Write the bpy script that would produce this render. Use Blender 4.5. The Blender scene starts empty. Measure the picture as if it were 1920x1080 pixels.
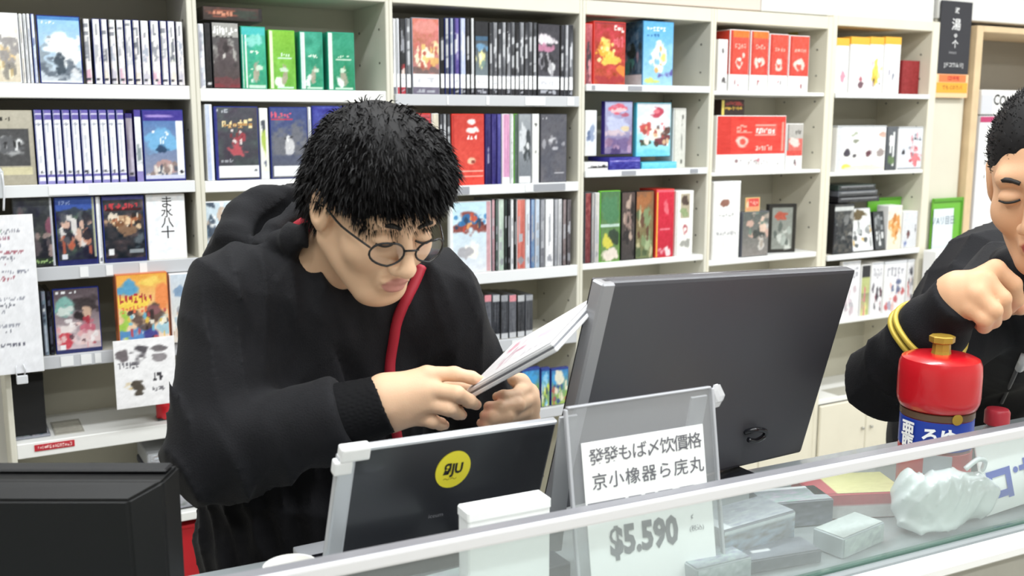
import bpy, bmesh, math, random, zlib
import numpy as np
from mathutils import Vector, Matrix

SC = bpy.context.scene
COL = SC.collection
# ---------------------------------------------------------------- camera, world, lights, exposure
CAM_H, YAW, PITCH, FPX = 1.55, math.radians(29.4), math.radians(9.4), 1900.0
cam_data = bpy.data.cameras.new('camera'); cam = bpy.data.objects.new('camera', cam_data); COL.objects.link(cam)
cam.location = (0, 0, CAM_H); cam.rotation_euler = (math.pi/2 - PITCH, 0, -YAW)
cam_data.sensor_width = 36.0; cam_data.lens = 36.0*FPX/1920.0
cam_data.clip_start = 0.05; cam_data.clip_end = 60
cam_data.dof.use_dof = True; cam_data.dof.focus_distance = 1.75; cam_data.dof.aperture_fstop = 5.6
SC.camera = cam
SC.view_settings.view_transform = 'Standard'; SC.view_settings.look = 'None'
SC.view_settings.gamma = 1.0; SC.view_settings.use_curve_mapping = False
SC.view_settings.exposure = -0.76
world = bpy.data.worlds.new('store_world'); SC.world = world; world.use_nodes = True
world.node_tree.nodes['Background'].inputs[0].default_value = (0.93, 0.97, 1.0, 1)
world.node_tree.nodes['Background'].inputs[1].default_value = 0.2
def area(name, loc, rot, sx, sy, power, col=(0.95, 0.98, 1.0)):
    d = bpy.data.lights.new(name, 'AREA'); d.shape = 'RECTANGLE'; d.size = sx; d.size_y = sy; d.energy = power; d.color = col
    o = bpy.data.objects.new(name, d); COL.objects.link(o); o.location = loc; o.rotation_euler = rot
    return o
# rows of fluorescent ceiling tubes, parallel to the shelves
for k, (yy, pw) in enumerate(((1.75, 46), (0.55, 46), (-0.9, 42))):
    for xx in (0.2, 2.2, 4.2):
        area('ceiling_tube_light', (xx, yy, 2.74), (0, 0, 0), 1.7, 0.16, pw)
# ---------------------------------------------------------------- helpers
_f = np.array([math.sin(YAW)*math.cos(PITCH), math.cos(YAW)*math.cos(PITCH), -math.sin(PITCH)])
_r = np.array([math.cos(YAW), -math.sin(YAW), 0.0]); _u = np.cross(_r, _f)
def at(px, py, Y):
    """point of the photograph's line of sight (1920 x 1080 frame) at distance Y from the camera's wall plane"""
    d = _r*(px-960)/FPX - _u*(py-540)/FPX + _f
    d = d*(Y/d[1]); return Vector((d[0], d[1], d[2]+CAM_H))
def atz(px, py, Z):
    d = _r*(px-960)/FPX - _u*(py-540)/FPX + _f
    d = d*((Z-CAM_H)/d[2]); return Vector((d[0], d[1], d[2]+CAM_H))
def lin(c):
    if isinstance(c, str):
        c = tuple(int(c[i:i+2], 16)/255 for i in (0, 2, 4))
    return tuple(x/12.92 if x <= 0.04045 else ((x+0.055)/1.055)**2.4 for x in c[:3])
_M = {}
def mat(name, col, rough=0.5, metal=0.0, spec=0.5, noise=0.0, nscale=30.0, bump=0.0, bscale=200.0, coat=0.0, sheen=0.0):
    if name in _M: return _M[name]
    m = bpy.data.materials.new(name); m.use_nodes = True; nt = m.node_tree; p = nt.nodes['Principled BSDF']
    c = lin(col)
    p.inputs['Base Color'].default_value = (*c, 1); p.inputs['Roughness'].default_value = rough
    p.inputs['Metallic'].default_value = metal; p.inputs['Specular IOR Level'].default_value = spec
    p.inputs['Coat Weight'].default_value = coat; p.inputs['Sheen Weight'].default_value = sheen
    if noise or bump: tc = nt.nodes.new('ShaderNodeTexCoord')
    if noise:
        n = nt.nodes.new('ShaderNodeTexNoise'); n.inputs['Scale'].default_value = nscale; n.inputs['Detail'].default_value = 5
        r = nt.nodes.new('ShaderNodeValToRGB')
        r.color_ramp.elements[0].position = 0.3; r.color_ramp.elements[1].position = 0.7
        r.color_ramp.elements[0].color = (*[x*(1-noise) for x in c], 1); r.color_ramp.elements[1].color = (*[min(1, x*(1+noise)) for x in c], 1)
        nt.links.new(tc.outputs['Object'], n.inputs['Vector']); nt.links.new(n.outputs['Fac'], r.inputs['Fac']); nt.links.new(r.outputs['Color'], p.inputs['Base Color'])
    if bump:
        b = nt.nodes.new('ShaderNodeBump'); b.inputs['Strength'].default_value = bump; b.inputs['Distance'].default_value = 0.004
        n2 = nt.nodes.new('ShaderNodeTexNoise'); n2.inputs['Scale'].default_value = bscale; n2.inputs['Detail'].default_value = 4
        nt.links.new(tc.outputs['Object'], n2.inputs['Vector']); nt.links.new(n2.outputs['Fac'], b.inputs['Height']); nt.links.new(b.outputs['Normal'], p.inputs['Normal'])
    _M[name] = m; return m
def attr_mat(name, rough=0.4, spec=0.5, coat=0.0, sss=0.0, bump=0.0, bscale=300):
    if name in _M: return _M[name]
    m = bpy.data.materials.new(name); m.use_nodes = True; nt = m.node_tree; p = nt.nodes['Principled BSDF']
    a = nt.nodes.new('ShaderNodeAttribute'); a.attribute_name = 'print'
    nt.links.new(a.outputs['Color'], p.inputs['Base Color']); p.inputs['Roughness'].default_value = rough
    p.inputs['Specular IOR Level'].default_value = spec; p.inputs['Coat Weight'].default_value = coat
    if sss:
        p.inputs['Subsurface Weight'].default_value = sss; p.inputs['Subsurface Radius'].default_value = (1, 0.35, 0.2); p.inputs['Subsurface Scale'].default_value = 0.006
    if bump:
        tc = nt.nodes.new('ShaderNodeTexCoord'); b = nt.nodes.new('ShaderNodeBump'); b.inputs['Strength'].default_value = bump; b.inputs['Distance'].default_value = 0.001
        n2 = nt.nodes.new('ShaderNodeTexNoise'); n2.inputs['Scale'].default_value = bscale
        nt.links.new(tc.outputs['Object'], n2.inputs['Vector']); nt.links.new(n2.outputs['Fac'], b.inputs['Height']); nt.links.new(b.outputs['Normal'], p.inputs['Normal'])
    _M[name] = m; return m
def clear_mat(name, tint=(0.96, 0.98, 0.98), gloss=0.05, rough=0.03, haze=0.0, hcol=(0.9, 0.92, 0.93)):
    """clear sheet plastic or glass: see-through, a fresnel gloss, and a little milky scatter"""
    if name in _M: return _M[name]
    m = bpy.data.materials.new(name); m.use_nodes = True; nt = m.node_tree; nt.nodes.remove(nt.nodes['Principled BSDF'])
    out = [n for n in nt.nodes if n.type == 'OUTPUT_MATERIAL'][0]
    t = nt.nodes.new('ShaderNodeBsdfTransparent'); t.inputs[0].default_value = (*tint, 1)
    g = nt.nodes.new('ShaderNodeBsdfGlossy'); g.inputs['Roughness'].default_value = rough
    lw_ = nt.nodes.new('ShaderNodeLayerWeight'); lw_.inputs[0].default_value = .5
    pw = nt.nodes.new('ShaderNodeMath'); pw.operation = 'POWER'; pw.inputs[1].default_value = 5; nt.links.new(lw_.outputs['Facing'], pw.inputs[0])
    fr = nt.nodes.new('ShaderNodeMath'); fr.operation = 'MULTIPLY_ADD'; fr.inputs[1].default_value = .92; fr.inputs[2].default_value = gloss; nt.links.new(pw.outputs[0], fr.inputs[0])
    mx = nt.nodes.new('ShaderNodeMixShader'); nt.links.new(fr.outputs[0], mx.inputs[0]); nt.links.new(t.outputs[0], mx.inputs[1]); nt.links.new(g.outputs[0], mx.inputs[2])
    last = mx
    if haze:
        d = nt.nodes.new('ShaderNodeBsdfDiffuse'); d.inputs[0].default_value = (*hcol, 1)
        m2 = nt.nodes.new('ShaderNodeMixShader'); m2.inputs[0].default_value = haze
        nt.links.new(mx.outputs[0], m2.inputs[1]); nt.links.new(d.outputs[0], m2.inputs[2]); last = m2
    nt.links.new(last.outputs[0], out.inputs[0]); _M[name] = m; return m
def link(name, me, parent=None, loc=None, smooth=False):
    o = bpy.data.objects.new(name, me); COL.objects.link(o)
    if parent is not None: o.parent = parent
    if loc is not None: o.location = loc
    if smooth and isinstance(me, bpy.types.Mesh): me.shade_smooth()
    return o
def tag(o, label, cat, group=None):
    o['label'] = label; o['category'] = cat
    if group: o['group'] = group
    return o
def struct(o): o['kind'] = 'structure'; return o
def empty(name, loc=(0, 0, 0), rz=0.0):
    o = bpy.data.objects.new(name, None); o.empty_display_size = 0.05; COL.objects.link(o); o.location = loc; o.rotation_euler = (0, 0, rz); bpy.context.view_layer.update(); return o
def bm_box(bm, lo, hi, bev=0.0, seg=1, M=None):
    vs = [bm.verts.new((x, y, z)) for z in (lo[2], hi[2]) for y in (lo[1], hi[1]) for x in (lo[0], hi[0])]
    fs = [bm.faces.new([vs[i] for i in q]) for q in ((0, 2, 3, 1), (4, 5, 7, 6), (0, 1, 5, 4), (2, 6, 7, 3), (0, 4, 6, 2), (1, 3, 7, 5))]
    if bev:
        es = list({e for f in fs for e in f.edges})
        r = bmesh.ops.bevel(bm, geom=es, offset=bev, segments=seg, affect='EDGES', profile=0.6)
        vs = list({v for f in r['faces'] for v in f.verts} | {v for v in vs if v.is_valid})
    if M is not None:
        for v in vs: v.co = M @ v.co
    return vs
def box(name, lo, hi, m, parent=None, loc=None, bev=0.0, seg=1):
    bm = bmesh.new(); bm_box(bm, lo, hi, bev, seg); return done(name, bm, m, parent, loc)
def done(name, bm, m, parent=None, loc=None, smooth=False):
    me = bpy.data.meshes.new(name); bm.normal_update(); bm.to_mesh(me); bm.free()
    for x in (m if isinstance(m, (list, tuple)) else [m]): me.materials.append(x)
    return link(name, me, parent, loc, smooth)
def lathe(name, prof, m, parent=None, loc=None, n=40, smooth=True):
    bm = bmesh.new(); rings = []
    for r, z in prof:
        rings.append([bm.verts.new((r*math.cos(2*math.pi*k/n), r*math.sin(2*math.pi*k/n), z)) for k in range(n)])
    for a, b in zip(rings, rings[1:]):
        for k in range(n): bm.faces.new((a[k], a[(k+1) % n], b[(k+1) % n], b[k]))
    bm.faces.new(rings[0][::-1]); bm.faces.new(rings[-1])
    o = done(name, bm, m, parent, loc)
    if smooth:
        o.data.shade_smooth()
        o.data.set_sharp_from_angle(angle=math.radians(40))
    return o
def tube(name, pts, rad, m, parent=None, n=8, loc=None, closed=False):
    pts = [Vector(p) for p in pts]; bm = bmesh.new(); rings = []; N = len(pts)
    for i, p in enumerate(pts):
        t = (pts[(i+1) % N if closed else min(i+1, N-1)] - pts[(i-1) % N if closed else max(i-1, 0)]).normalized()
        a = t.cross(Vector((0.13, 0.31, 0.94))).normalized(); b = t.cross(a)
        r = rad[i] if isinstance(rad, (list, tuple)) else rad
        rings.append([bm.verts.new(p + a*r*math.cos(2*math.pi*k/n) + b*r*math.sin(2*math.pi*k/n)) for k in range(n)])
    pairs = list(zip(rings, rings[1:])) + ([(rings[-1], rings[0])] if closed else [])
    for a, b in pairs:
        for k in range(n): bm.faces.new((a[k], b[k], b[(k+1) % n], a[(k+1) % n]))
    if not closed: bm.faces.new(rings[0]); bm.faces.new(rings[-1][::-1])
    bmesh.ops.recalc_face_normals(bm, faces=bm.faces)
    return done(name, bm, m, parent, loc, True)
def spline(pts, n=8):
    pts = [Vector(p) for p in pts]; out = []
    for i in range(len(pts)-1):
        p0, p1, p2, p3 = pts[max(i-1, 0)], pts[i], pts[i+1], pts[min(i+2, len(pts)-1)]
        for k in range(n):
            t = k/n; out.append(0.5*((2*p1) + (p2-p0)*t + (2*p0-5*p1+4*p2-p3)*t*t + (3*p1-p0-3*p2+p3)*t**3))
    return out + [pts[-1]]
_DG = []
def text(name, body, size, m, parent=None, loc=(0, 0, 0), rot=(math.pi/2, 0, 0), bold=0.0, xs=1.0, align='CENTER', line=1.0):
    """flat lettering; text plane faces -Y by default"""
    c = bpy.data.curves.new(name, 'FONT'); c.body = body; c.size = size; c.align_x = align; c.align_y = 'CENTER'; c.offset = bold; c.space_line = line
    c.resolution_u = 2
    t = bpy.data.objects.new(name, c); COL.objects.link(t)
    bpy.context.view_layer.update()
    me = bpy.data.meshes.new_from_object(t.evaluated_get(bpy.context.evaluated_depsgraph_get()))
    bpy.data.objects.remove(t); me.materials.clear(); me.materials.append(m)
    o = link(name, me, parent, loc); o.rotation_euler = rot; o.scale = (xs, 1, 1); return o
# ---- printed art: colours of the print itself, painted on a fine sheet
def _noise(rng, U, V, f):
    s = np.zeros_like(U); amp = 1.0; n = max(2, int(f*0.32))
    for k in range(3):
        g = rng.normal(0, 1, (2*n+3, n+3)); x = U*n; y = np.clip(V, 0, 1)*2*n
        i, j = np.clip(x.astype(int), 0, n+1), np.clip(y.astype(int), 0, 2*n+1); a, b = x-i, y-j; a = a*a*(3-2*a); b = b*b*(3-2*b)
        s += amp*(g[j, i]*(1-a)*(1-b)+g[j, i+1]*a*(1-b)+g[j+1, i]*(1-a)*b+g[j+1, i+1]*a*b); n *= 2; amp *= 0.55
    return s*0.85
def paint(U, V, ops, seed):
    rng = np.random.default_rng(zlib.crc32(seed.encode())); C = np.ones(U.shape+(3,))*0.9
    h = lambda c: np.array([int(c[i:i+2], 16)/255 for i in (0, 2, 4)])
    mix = lambda C, c, m: C*(1-m[..., None]) + c*m[..., None]
    for op in ops:
        k = op[0]
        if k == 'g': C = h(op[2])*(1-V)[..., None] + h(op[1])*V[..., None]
        elif k == 'r':
            _, u0, u1, v0, v1, c = op; C = mix(C, h(c), ((U >= u0) & (U <= u1) & (V >= v0) & (V <= v1)).astype(float))
        elif k == 'b':
            _, u, v, ru, rv, c = op[:6]; n = op[6] if len(op) > 6 else 0.6
            d = ((U-u)/ru)**2+((V-v)/rv)**2+n*_noise(rng, U, V, 14); C = mix(C, h(c), np.clip((1-d)*1.9, 0, 1)*.93)
        elif k == 'q':
            _, N, u0, u1, v0, v1, s, cs = op
            for i in range(N):
                u, v = rng.uniform(u0, u1), rng.uniform(v0, v1); a, b = s*rng.uniform(0.4, 1.3), s*rng.uniform(0.4, 1.3)
                d = ((U-u)/a)**2+((V-v)/b)**2+0.5*_noise(rng, U, V, 20); C = mix(C, h(cs[i % len(cs)]), np.clip((1-d)*2.2, 0, 1)*.9)
        elif k == 't':                        # mock lettering
            _, N, u0, u1, v0, v1, c = op; w = (u1-u0)/N; M = np.zeros(U.shape); hh = v1-v0
            for i in range(N):
                x = u0+i*w
                for j in range(3):
                    if rng.random() < 0.5: q = x+w*rng.uniform(0.1, 0.8); M[(abs(U-q) < w*0.13) & (V > v0+hh*rng.uniform(0, .4)) & (V < v1-hh*rng.uniform(0, .4))] = 1
                    else: q = v0+hh*rng.uniform(0.05, 0.95); M[(abs(V-q) < hh*0.11) & (U > x+w*0.08) & (U < x+w*0.85)] = 1
            C = mix(C, h(c), M)
        elif k == 'n': C = C+op[1]*_noise(rng, U, V, op[2] if len(op) > 2 else 30)[..., None]*(1+0.4*rng.normal(size=3))
        elif k == 's':                         # vertical streaks
            C = C+op[1]*_noise(rng, U, V*0.1, 30)[..., None]
    C = C+(.016*_noise(rng, U, V, 40))[..., None]+.007*rng.normal(size=U.shape)[..., None]
    C = C*.92+C.mean(-1, keepdims=True)*.08
    return np.clip(C, 0, 1)
PRINT = attr_mat('printed_paper', 0.38, 0.45); GLOSSP = attr_mat('glossy_print_in_sleeve', 0.2, 0.5, 0.25)
def sheet(name, w, h, ops, parent, seed, m=None, loc=(0, 0, 0), rz=0.0, res=0.0031, rx=0.0):
    """a printed sheet in the local XZ plane, facing -Y, its lower edge at z=0, centred in x"""
    nx, ny = int(min(64, max(3, w/res))), int(min(90, max(4, h/res)))
    u, v = np.meshgrid(np.linspace(0, 1, nx), np.linspace(0, 1, ny)); C = paint(u, v, ops, seed)
    co = np.stack([(u-0.5)*w, 0*u, v*h], -1).reshape(-1, 3)
    i = (np.arange(ny-1)[:, None]*nx+np.arange(nx-1)[None, :]).ravel()
    me = bpy.data.meshes.new(name); me.from_pydata(co.tolist(), [], np.stack([i, i+1, i+nx+1, i+nx], -1).tolist())
    L = np.where(C <= 0.04045, C/12.92, ((C+0.055)/1.055)**2.4).reshape(-1, 3)
    a = me.color_attributes.new('print', 'FLOAT_COLOR', 'POINT'); a.data.foreach_set('color', np.concatenate([L, np.ones((len(L), 1))], 1).astype(np.float32).ravel())
    me.materials.append(m or PRINT); o = link(name, me, parent, loc); o.rotation_euler = (rx, 0, rz); return o
ORD = 'first second third fourth fifth sixth seventh eighth ninth tenth eleventh twelfth thirteenth fourteenth fifteenth sixteenth seventeenth eighteenth nineteenth twentieth'.split()
# ---------------------------------------------------------------- room shell
WALL = mat('wall_paint', 'E9E7E0', 0.7, noise=0.03, nscale=4, bump=0.05, bscale=60)
X0, X1, Y0, Y1, ZC = -2.6, 6.2, -3.0, 3.14, 2.8
struct(box('floor', (X0, Y0, -0.06), (X1, Y1+0.1, 0), mat('floor_vinyl', 'B9B6AE', 0.35, noise=0.08, nscale=6)))
struct(box('ceiling', (X0, Y0, ZC), (X1, Y1+0.1, ZC+0.06), mat('ceiling_tile', 'EFEFEC', 0.8, noise=0.03, nscale=20)))
struct(box('wall_back', (X0, Y1, 0), (X1, Y1+0.1, ZC), WALL)); struct(box('wall_front', (X0, Y0-0.1, 0), (X1, Y0, ZC), WALL))
struct(box('wall_left', (X0-0.1, Y0, 0), (X0, Y1, ZC), WALL)); struct(box('wall_right', (X1, Y0, 0), (X1+0.1, Y1, ZC), WALL))
D = 2.8
FASC = mat('fascia_white', 'DFDEDA', 0.5); FASCP = mat('fascia_pinkish', 'D9CBC0', 0.55)
# soffit panels over the shelves
struct(box('trim_1', (1.16, D+0.03, 1.937), (2.62, D+0.09, ZC), FASCP, bev=0.003))
struct(box('trim_2', (2.623, D+0.03, 1.937), (3.545, D+0.09, ZC), FASC, bev=0.003))
struct(box('trim_3', (3.56, D+0.02, 1.955), (6.0, D+0.09, ZC), FASC, bev=0.003))
struct(box('trim_4', (-2.0, D+0.05, 1.937), (1.155, D+0.09, ZC), FASC, bev=0.003))
# ---------------------------------------------------------------- shelving
CREAM = mat('cream_laminate', 'D9D6C8', 0.42, noise=0.025, nscale=9)
WARM = mat('warm_white_laminate', 'E2DCC9', 0.42, noise=0.03, nscale=8)
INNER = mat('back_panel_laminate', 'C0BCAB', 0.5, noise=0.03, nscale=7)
WHITEB = mat('white_board', 'EDEDEA', 0.4)
RAIL = mat('grey_price_rail', 'C3C5C9', 0.3); RAILW = mat('clear_white_price_rail', 'E4E6E8', 0.25)
TAGW = mat('tag_white', 'E9EAEB', 0.5); TAGG = mat('tag_grey', '9A9CA3', 0.5); TAGR = mat('tag_red', 'C5202E', 0.45)
TAGO = mat('tag_orange', 'E8933D', 0.5)
HOLE = mat('peg_hole_dark', '4A463E', 0.8); CHROME = mat('shelf_pin_metal', 'B9B9B6', 0.3, 0.9)
DEP = 0.27
ROWS = {}; BAYX = {}
def bookcase(b, xl, xr, tl, tr, rows, label, top=(1.885, 1.93), m=CREAM, low=0.08, group=None):
    """rows: (z of the shelf's upper face, thickness, rail colour or None, [(px0, px1, material) tags])"""
    root = empty('bookcase', ((xl+xr)/2, D, 0)); tag(root, label, 'bookcase', 'bookcases along the back wall')
    ox = (xl+xr)/2; BAYX[b] = (xl+tl+.0015, xr-tr-.0025)
    def part(nm, x0, x1, y0, y1, z0, z1, mm, bev=0.002): return box(nm, (x0-ox, y0, z0), (x1-ox, y1, z1), mm, root, bev=bev)
    part('side_panel', xl, xl+tl, 0, DEP, 0, top[1], m); part('side_panel', xr-tr, xr, 0, DEP, 0, top[1], m)
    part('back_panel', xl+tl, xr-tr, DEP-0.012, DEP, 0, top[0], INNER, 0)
    part('top_board', xl+tl, xr-tr, 0, DEP-0.012, top[0], top[1], m)
    part('kick_board', xl+tl, xr-tr, 0.02, 0.035, 0, low, m)
    part('bottom_board', xl+tl, xr-tr, 0.004, DEP-0.012, low, low+0.025, m)
    for r, (z, th, rail, tags) in enumerate(rows, 1):
        ROWS[b, r] = z
        s = part('shelf_board', xl+tl, xr-tr, 0.004, DEP-0.012, z-th, z, WHITEB if rail is None else m)
        if rail is not None:
            p = part('price_rail', xl+tl+0.002, xr-tr-0.002, -0.007, 0.0035, z-th-0.002, z+0.002, rail, 0.0015)
            for x0, x1, mm in tags:
                a, c = at(x0, 340, D-0.008).x, at(x1, 340, D-0.008).x
                if r != 2:
                    py = 540; zz = z-th/2
                    for _ in range(12): py += (at(x0, py, D-0.008).z-zz)*600
                    a, c = at(x0, py, D-0.008).x, at(x1, py, D-0.008).x
                box('price_tag', (a-ox, -0.0088, z-th+0.002), (c-ox, -0.0072, z-0.002), mm, p)
    # shelf pin holes down the inner face of the right panel
    bm = bmesh.new(); k = 0
    z = low+0.1
    while z < top[0]-0.05:
        for yy in (0.05, 0.21):
            bm_box(bm, (xr-tr-ox-0.0012, yy-0.003, z-0.003), (xr-tr-ox+0.0002, yy+0.003, z+0.003))
        z += 0.096
    if b in (5, 6):
        n = 2; wd = (xr-xl-tl-tr-.004)/n
        for q in range(n):
            dr = part('cabinet_door', xl+tl+.002+q*wd, xl+tl+wd-.001+q*wd, -.012, .003, low, rows[-1][0]-rows[-1][1]-.002, m, .003)
            box('door_knob', (xl+tl+.002+q*wd+(wd-.03 if q == 0 else .02)-ox, -.026, .3), (xl+tl+.002+q*wd+(wd-.02 if q == 0 else .03)-ox, -.0122, .31), CHROME, dr, bev=.002)
    done('shelf_pin_hole', bm, HOLE, root)['kind'] = 'stuff'
    return root
W_, G_, R_ = TAGW, TAGG, TAGR
bookcase(1, 0.105, 0.614, 0.014, 0.014, [(1.640, .036, None, []), (1.389, .027, RAILW, [(90, 165, W_)]), (1.180, .031, RAIL, [(150, 166, W_), (199, 212, W_), (262, 276, W_)]), (0.950, .030, RAIL, [(114, 138, W_), (152, 172, W_), (178, 190, W_)]), (0.727, .040, None, []), (0.464, .025, None, [])],
         'cream bookcase of game cases at the far left, behind the black monitor')
bookcase(2, 0.6145, 1.170, 0.011, 0.011, [(1.634, .034, None, []), (1.387, .031, None, []), (1.130, .03, RAIL, []), (0.88, .03, RAIL, []), (0.64, .03, RAIL, [])],
         'cream bookcase with teal boxes on its upper shelf, behind the man')
bookcase(3, 1.1705, 1.837, 0.011, 0.011, [(1.624, .029, RAIL, [(838, 841, W_), (912, 917, W_), (985, 1022, W_), (1064, 1076, W_)]), (1.350, .026, RAILW, [(860, 880, TAGG), (985, 999, W_), (1001, 1060, TAGG)]), (1.075, .032, RAILW, []), (0.850, .034, RAIL, [(960, 1000, W_)]), (0.60, .03, RAIL, [])],
         'cream bookcase packed with dark spines and a red box, beside the man')
bookcase(4, 1.8375, 2.38, 0.012, 0.012, [(1.664, .018, RAILW, [(1178, 1204, TAGG), (1110, 1116, G_)]), (1.384, .018, RAILW, [(1166, 1192, TAGG), (1294, 1308, TAGG)]), (1.075, .02, None, []), (0.78, .02, None, []), (0.45, .02, None, [])],
         'cream bookcase with the pale blue box on its upper shelf', m=CREAM)
bookcase(5, 2.3805, 2.953, 0.012, 0.024, [(1.652, .014, None, []), (1.366, .013, None, []), (1.05, .02, None, []), (0.76, .02, None, []), (0.45, .02, None, [])],
         'warm white bookcase holding the red and white cartons', m=WARM)
bookcase(6, 2.9535, 3.55, 0.024, 0.042, [(1.650, .014, RAILW, []), (1.352, .015, None, []), (1.03, .018, RAILW, []), (0.768, .018, None, []), (0.45, .02, None, [])],
         'warm white bookcase with yellow topped cartons, next to the column', top=(1.9, 1.938), m=WARM)
def item(b, r, x0, x1, yt, dep, ops, body, label, name='game_case', cat='game case', group=None, s=0.012, part='cover_sheet', ins=0.0025, side=None, sm=None, zb=None, rz=0.0, tilt=0.0, bev=0.0012, top=None, yref=None):
    z0 = ROWS[b, r] if zb is None else zb
    Y = D+s
    ym = yt+45 if yref is None else yref
    a, c = at(x0, ym, Y).x+0.0005, at(x1, ym, Y).x-0.0005; h = at((x0+x1)/2, yt, Y).z-z0
    if s > 0 and label.find('column') < 0 or b < 6: a, c = max(a, BAYX[b][0]), min(c, BAYX[b][1])
    w = c-a
    bm = bmesh.new(); bm_box(bm, (-w/2, 0, 0), (w/2, dep, h), min(bev, w*0.2))
    o = done(name, bm, body, None, ((a+c)/2, Y, z0+0.0006+dep*math.sin(abs(tilt)))); o.rotation_euler = (tilt, 0, rz)
    if ops: sheet(part, w-2*ins, h-2*ins, ops, o, label, sm or PRINT, (0, -0.0005, ins))
    if side: sheet('side_print', dep-2*ins, h-2*ins, side, o, label+'s', sm or PRINT, (-w/2-0.0005, dep/2, ins), rz=-math.pi/2, res=0.004)
    if top: box('lid', (-w/2-0.0006, -0.001, h-top[1]), (w/2+0.0006, dep+0.0006, h+0.0008), top[0], o, bev=0.001)
    return tag(o, label, cat, group)
BLUE = mat('case_blue_plastic', '20307F', 0.25, coat=0.3); BLACKP = mat('case_black_plastic', '17171C', 0.25, coat=0.3)
WHITEP = mat('case_white_plastic', 'EDEFF1', 0.3, coat=0.2); CLEARC = mat('case_smoke_plastic', '8C8F98', 0.2, coat=0.4)
CARTW = mat('carton_white', 'F4F3F1', 0.45); GREENP = mat('case_green_plastic', '6FBF3B', 0.3, coat=0.3); TEALP = mat('box_teal', '1F9C7E', 0.3, coat=0.3)
CARTR = mat('carton_red', 'DE3B30', 0.4, coat=0.2); PURP = mat('case_purple_plastic', '2F2172', 0.25, coat=0.3); GREYP = mat('case_grey_plastic', '5D6068', 0.3, coat=0.3)
SPD = 0.125
def spines(b, r, rows, fmt, group, yt, s=0.012, dep=SPD, name='game_case', cat='game case', glossy=True):
    """rows: (x0, x1, body, ops); fmt has %s for its ordinal place in the run"""
    for i, q in enumerate(rows):
        x0, x1, body, ops = q[:4]; lab = fmt % ORD[i]
        item(b, r, x0, x1, yt+(q[4] if len(q) > 4 else 0), dep, ops, body, lab, name, cat, group, s, 'spine_sheet', 0.0012, sm=GLOSSP, bev=0.0015)
# ================================================================ bookcase 1
lit = lambda base, dark, mark: [('g', base, base), ('n', .05), ('b', .5, .25, .4, .2, mark, .9), ('b', .5, .7, .3, .15, dark, 1.0), ('r', 0, .1, 0, 1, dark), ('q', 5, .2, .9, .05, .9, .12, [dark, mark, 'FFFFFF'])]
item(1, 1, -22, 36, 24, .10, [('g', 'E9E7E4', 'D9CDB4'), ('b', .6, .75, .6, .2, 'F6F5F3'), ('b', .4, .3, .6, .2, 'E4C58E', 1), ('b', .6, .5, .4, .2, '9A9696', 1.2), ('q', 14, 0, 1, .02, .3, .1, ['8A867E', 'F2E7C8', 'C0A878', '6E6A68'])], WHITEP, 'pale cream slipcase cut off by the left edge of the top shelf')
spines(1, 1, [(37, 44, WHITEP, lit('E9E9E6', 'B6B4B2', 'D8CFC0')), (45, 51, WHITEP, lit('E3E4E6', 'A7AAB2', 'C2C6CC')), (52, 58, WHITEP, lit('E7E8EC', 'A2A8BA', 'C9D2E2')), (59, 67, BLUE, lit('D8DEE8', '7686B4', 'BBC7DD'))],
       '%s thin pale spine from the left, beside the cream slipcase', 'thin pale spines at the far left', 26)
item(1, 1, 70, 152, 30, .016, [('g', '8CC4EE', 'C9CFD6'), ('b', .55, .62, .42, .2, 'F4F8FC', .5), ('b', .7, .4, .4, .2, 'EFF1F2', .6), ('b', .12, .45, .2, .22, '8C9AA6', 1), ('b', .5, .18, .5, .16, '5F6A78', .8), ('b', .48, .3, .14, .14, '33414F', .9), ('b', .85, .15, .14, .1, 'D9DCE0', .9), ('r', 0, 1, .95, 1, '3D7FC4'), ('r', 0, 1, 0, .035, 'DDE3EE'), ('t', 6, .08, .4, .88, .94, 'E8F2FC')], BLUE, 'face-out blue game case with pale sky and cloud cover on the top shelf')
sp1 = [(156, 170, BLACKP), (174, 189, BLUE), (190, 203, BLUE), (204, 218, BLACKP), (219, 233, BLACKP), (234, 248, BLUE), (249, 263, BLUE), (264, 280, BLACKP), (282, 299, BLUE), (300, 314, BLUE), (315, 329, BLUE), (330, 344, BLACKP)]
for i, (x0, x1, bd) in enumerate(sp1):
    item(1, 1, x0, x1, 35+i*.5, SPD, [('g', 'F0EFEF', 'E6DFDF'), ('n', .04, 20), ('b', .5, .55, .35, .16, ['8D9099', 'B2B4BC', '6E727D', 'A6AEC0'][i % 4], 1.1), ('b', .5, .12, .5, .1, ['D6A7BC', 'E8E8EE', 'E9DCD0', 'C6C2D0'][i % 4], .8), ('r', 0, .12, 0, 1, ['22223A', 'B4B6C6', '5A5C74'][i % 3]), ('t', 1, .25, .8, .74, .95, '8B8E97'), ('r', .25, .7, .05, .09, '43444F')],
         bd, '%s pale spine right of the cloud cover on the far left top shelf' % ORD[i], group='pale spines on the far left top shelf', part='spine_sheet', ins=.0012, sm=GLOSSP)
item(1, 2, -24, 63, 207, .05, [('g', 'B9B3A2', 'A9A28F'), ('r', 0, .9, .26, .77, '4A4A4C'), ('b', .45, .53, .33, .15, 'A6A8AA', .5), ('b', .45, .53, .28, .11, '5B5C60', .9), ('q', 10, .25, .7, .46, .6, .05, ['E2E4E6', '2A2A2C']), ('r', .18, .95, .14, .24, 'D3CBA4'), ('t', 4, .1, .5, .86, .93, '2E2C28')], mat('box_taupe', 'A8A291', 0.4), 'taupe box with a round dark picture at the far left', 'picture_box', 'box', part='front_print')
xs = [65, 82, 100, 117, 134, 151, 169, 186, 203, 219, 235]
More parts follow.
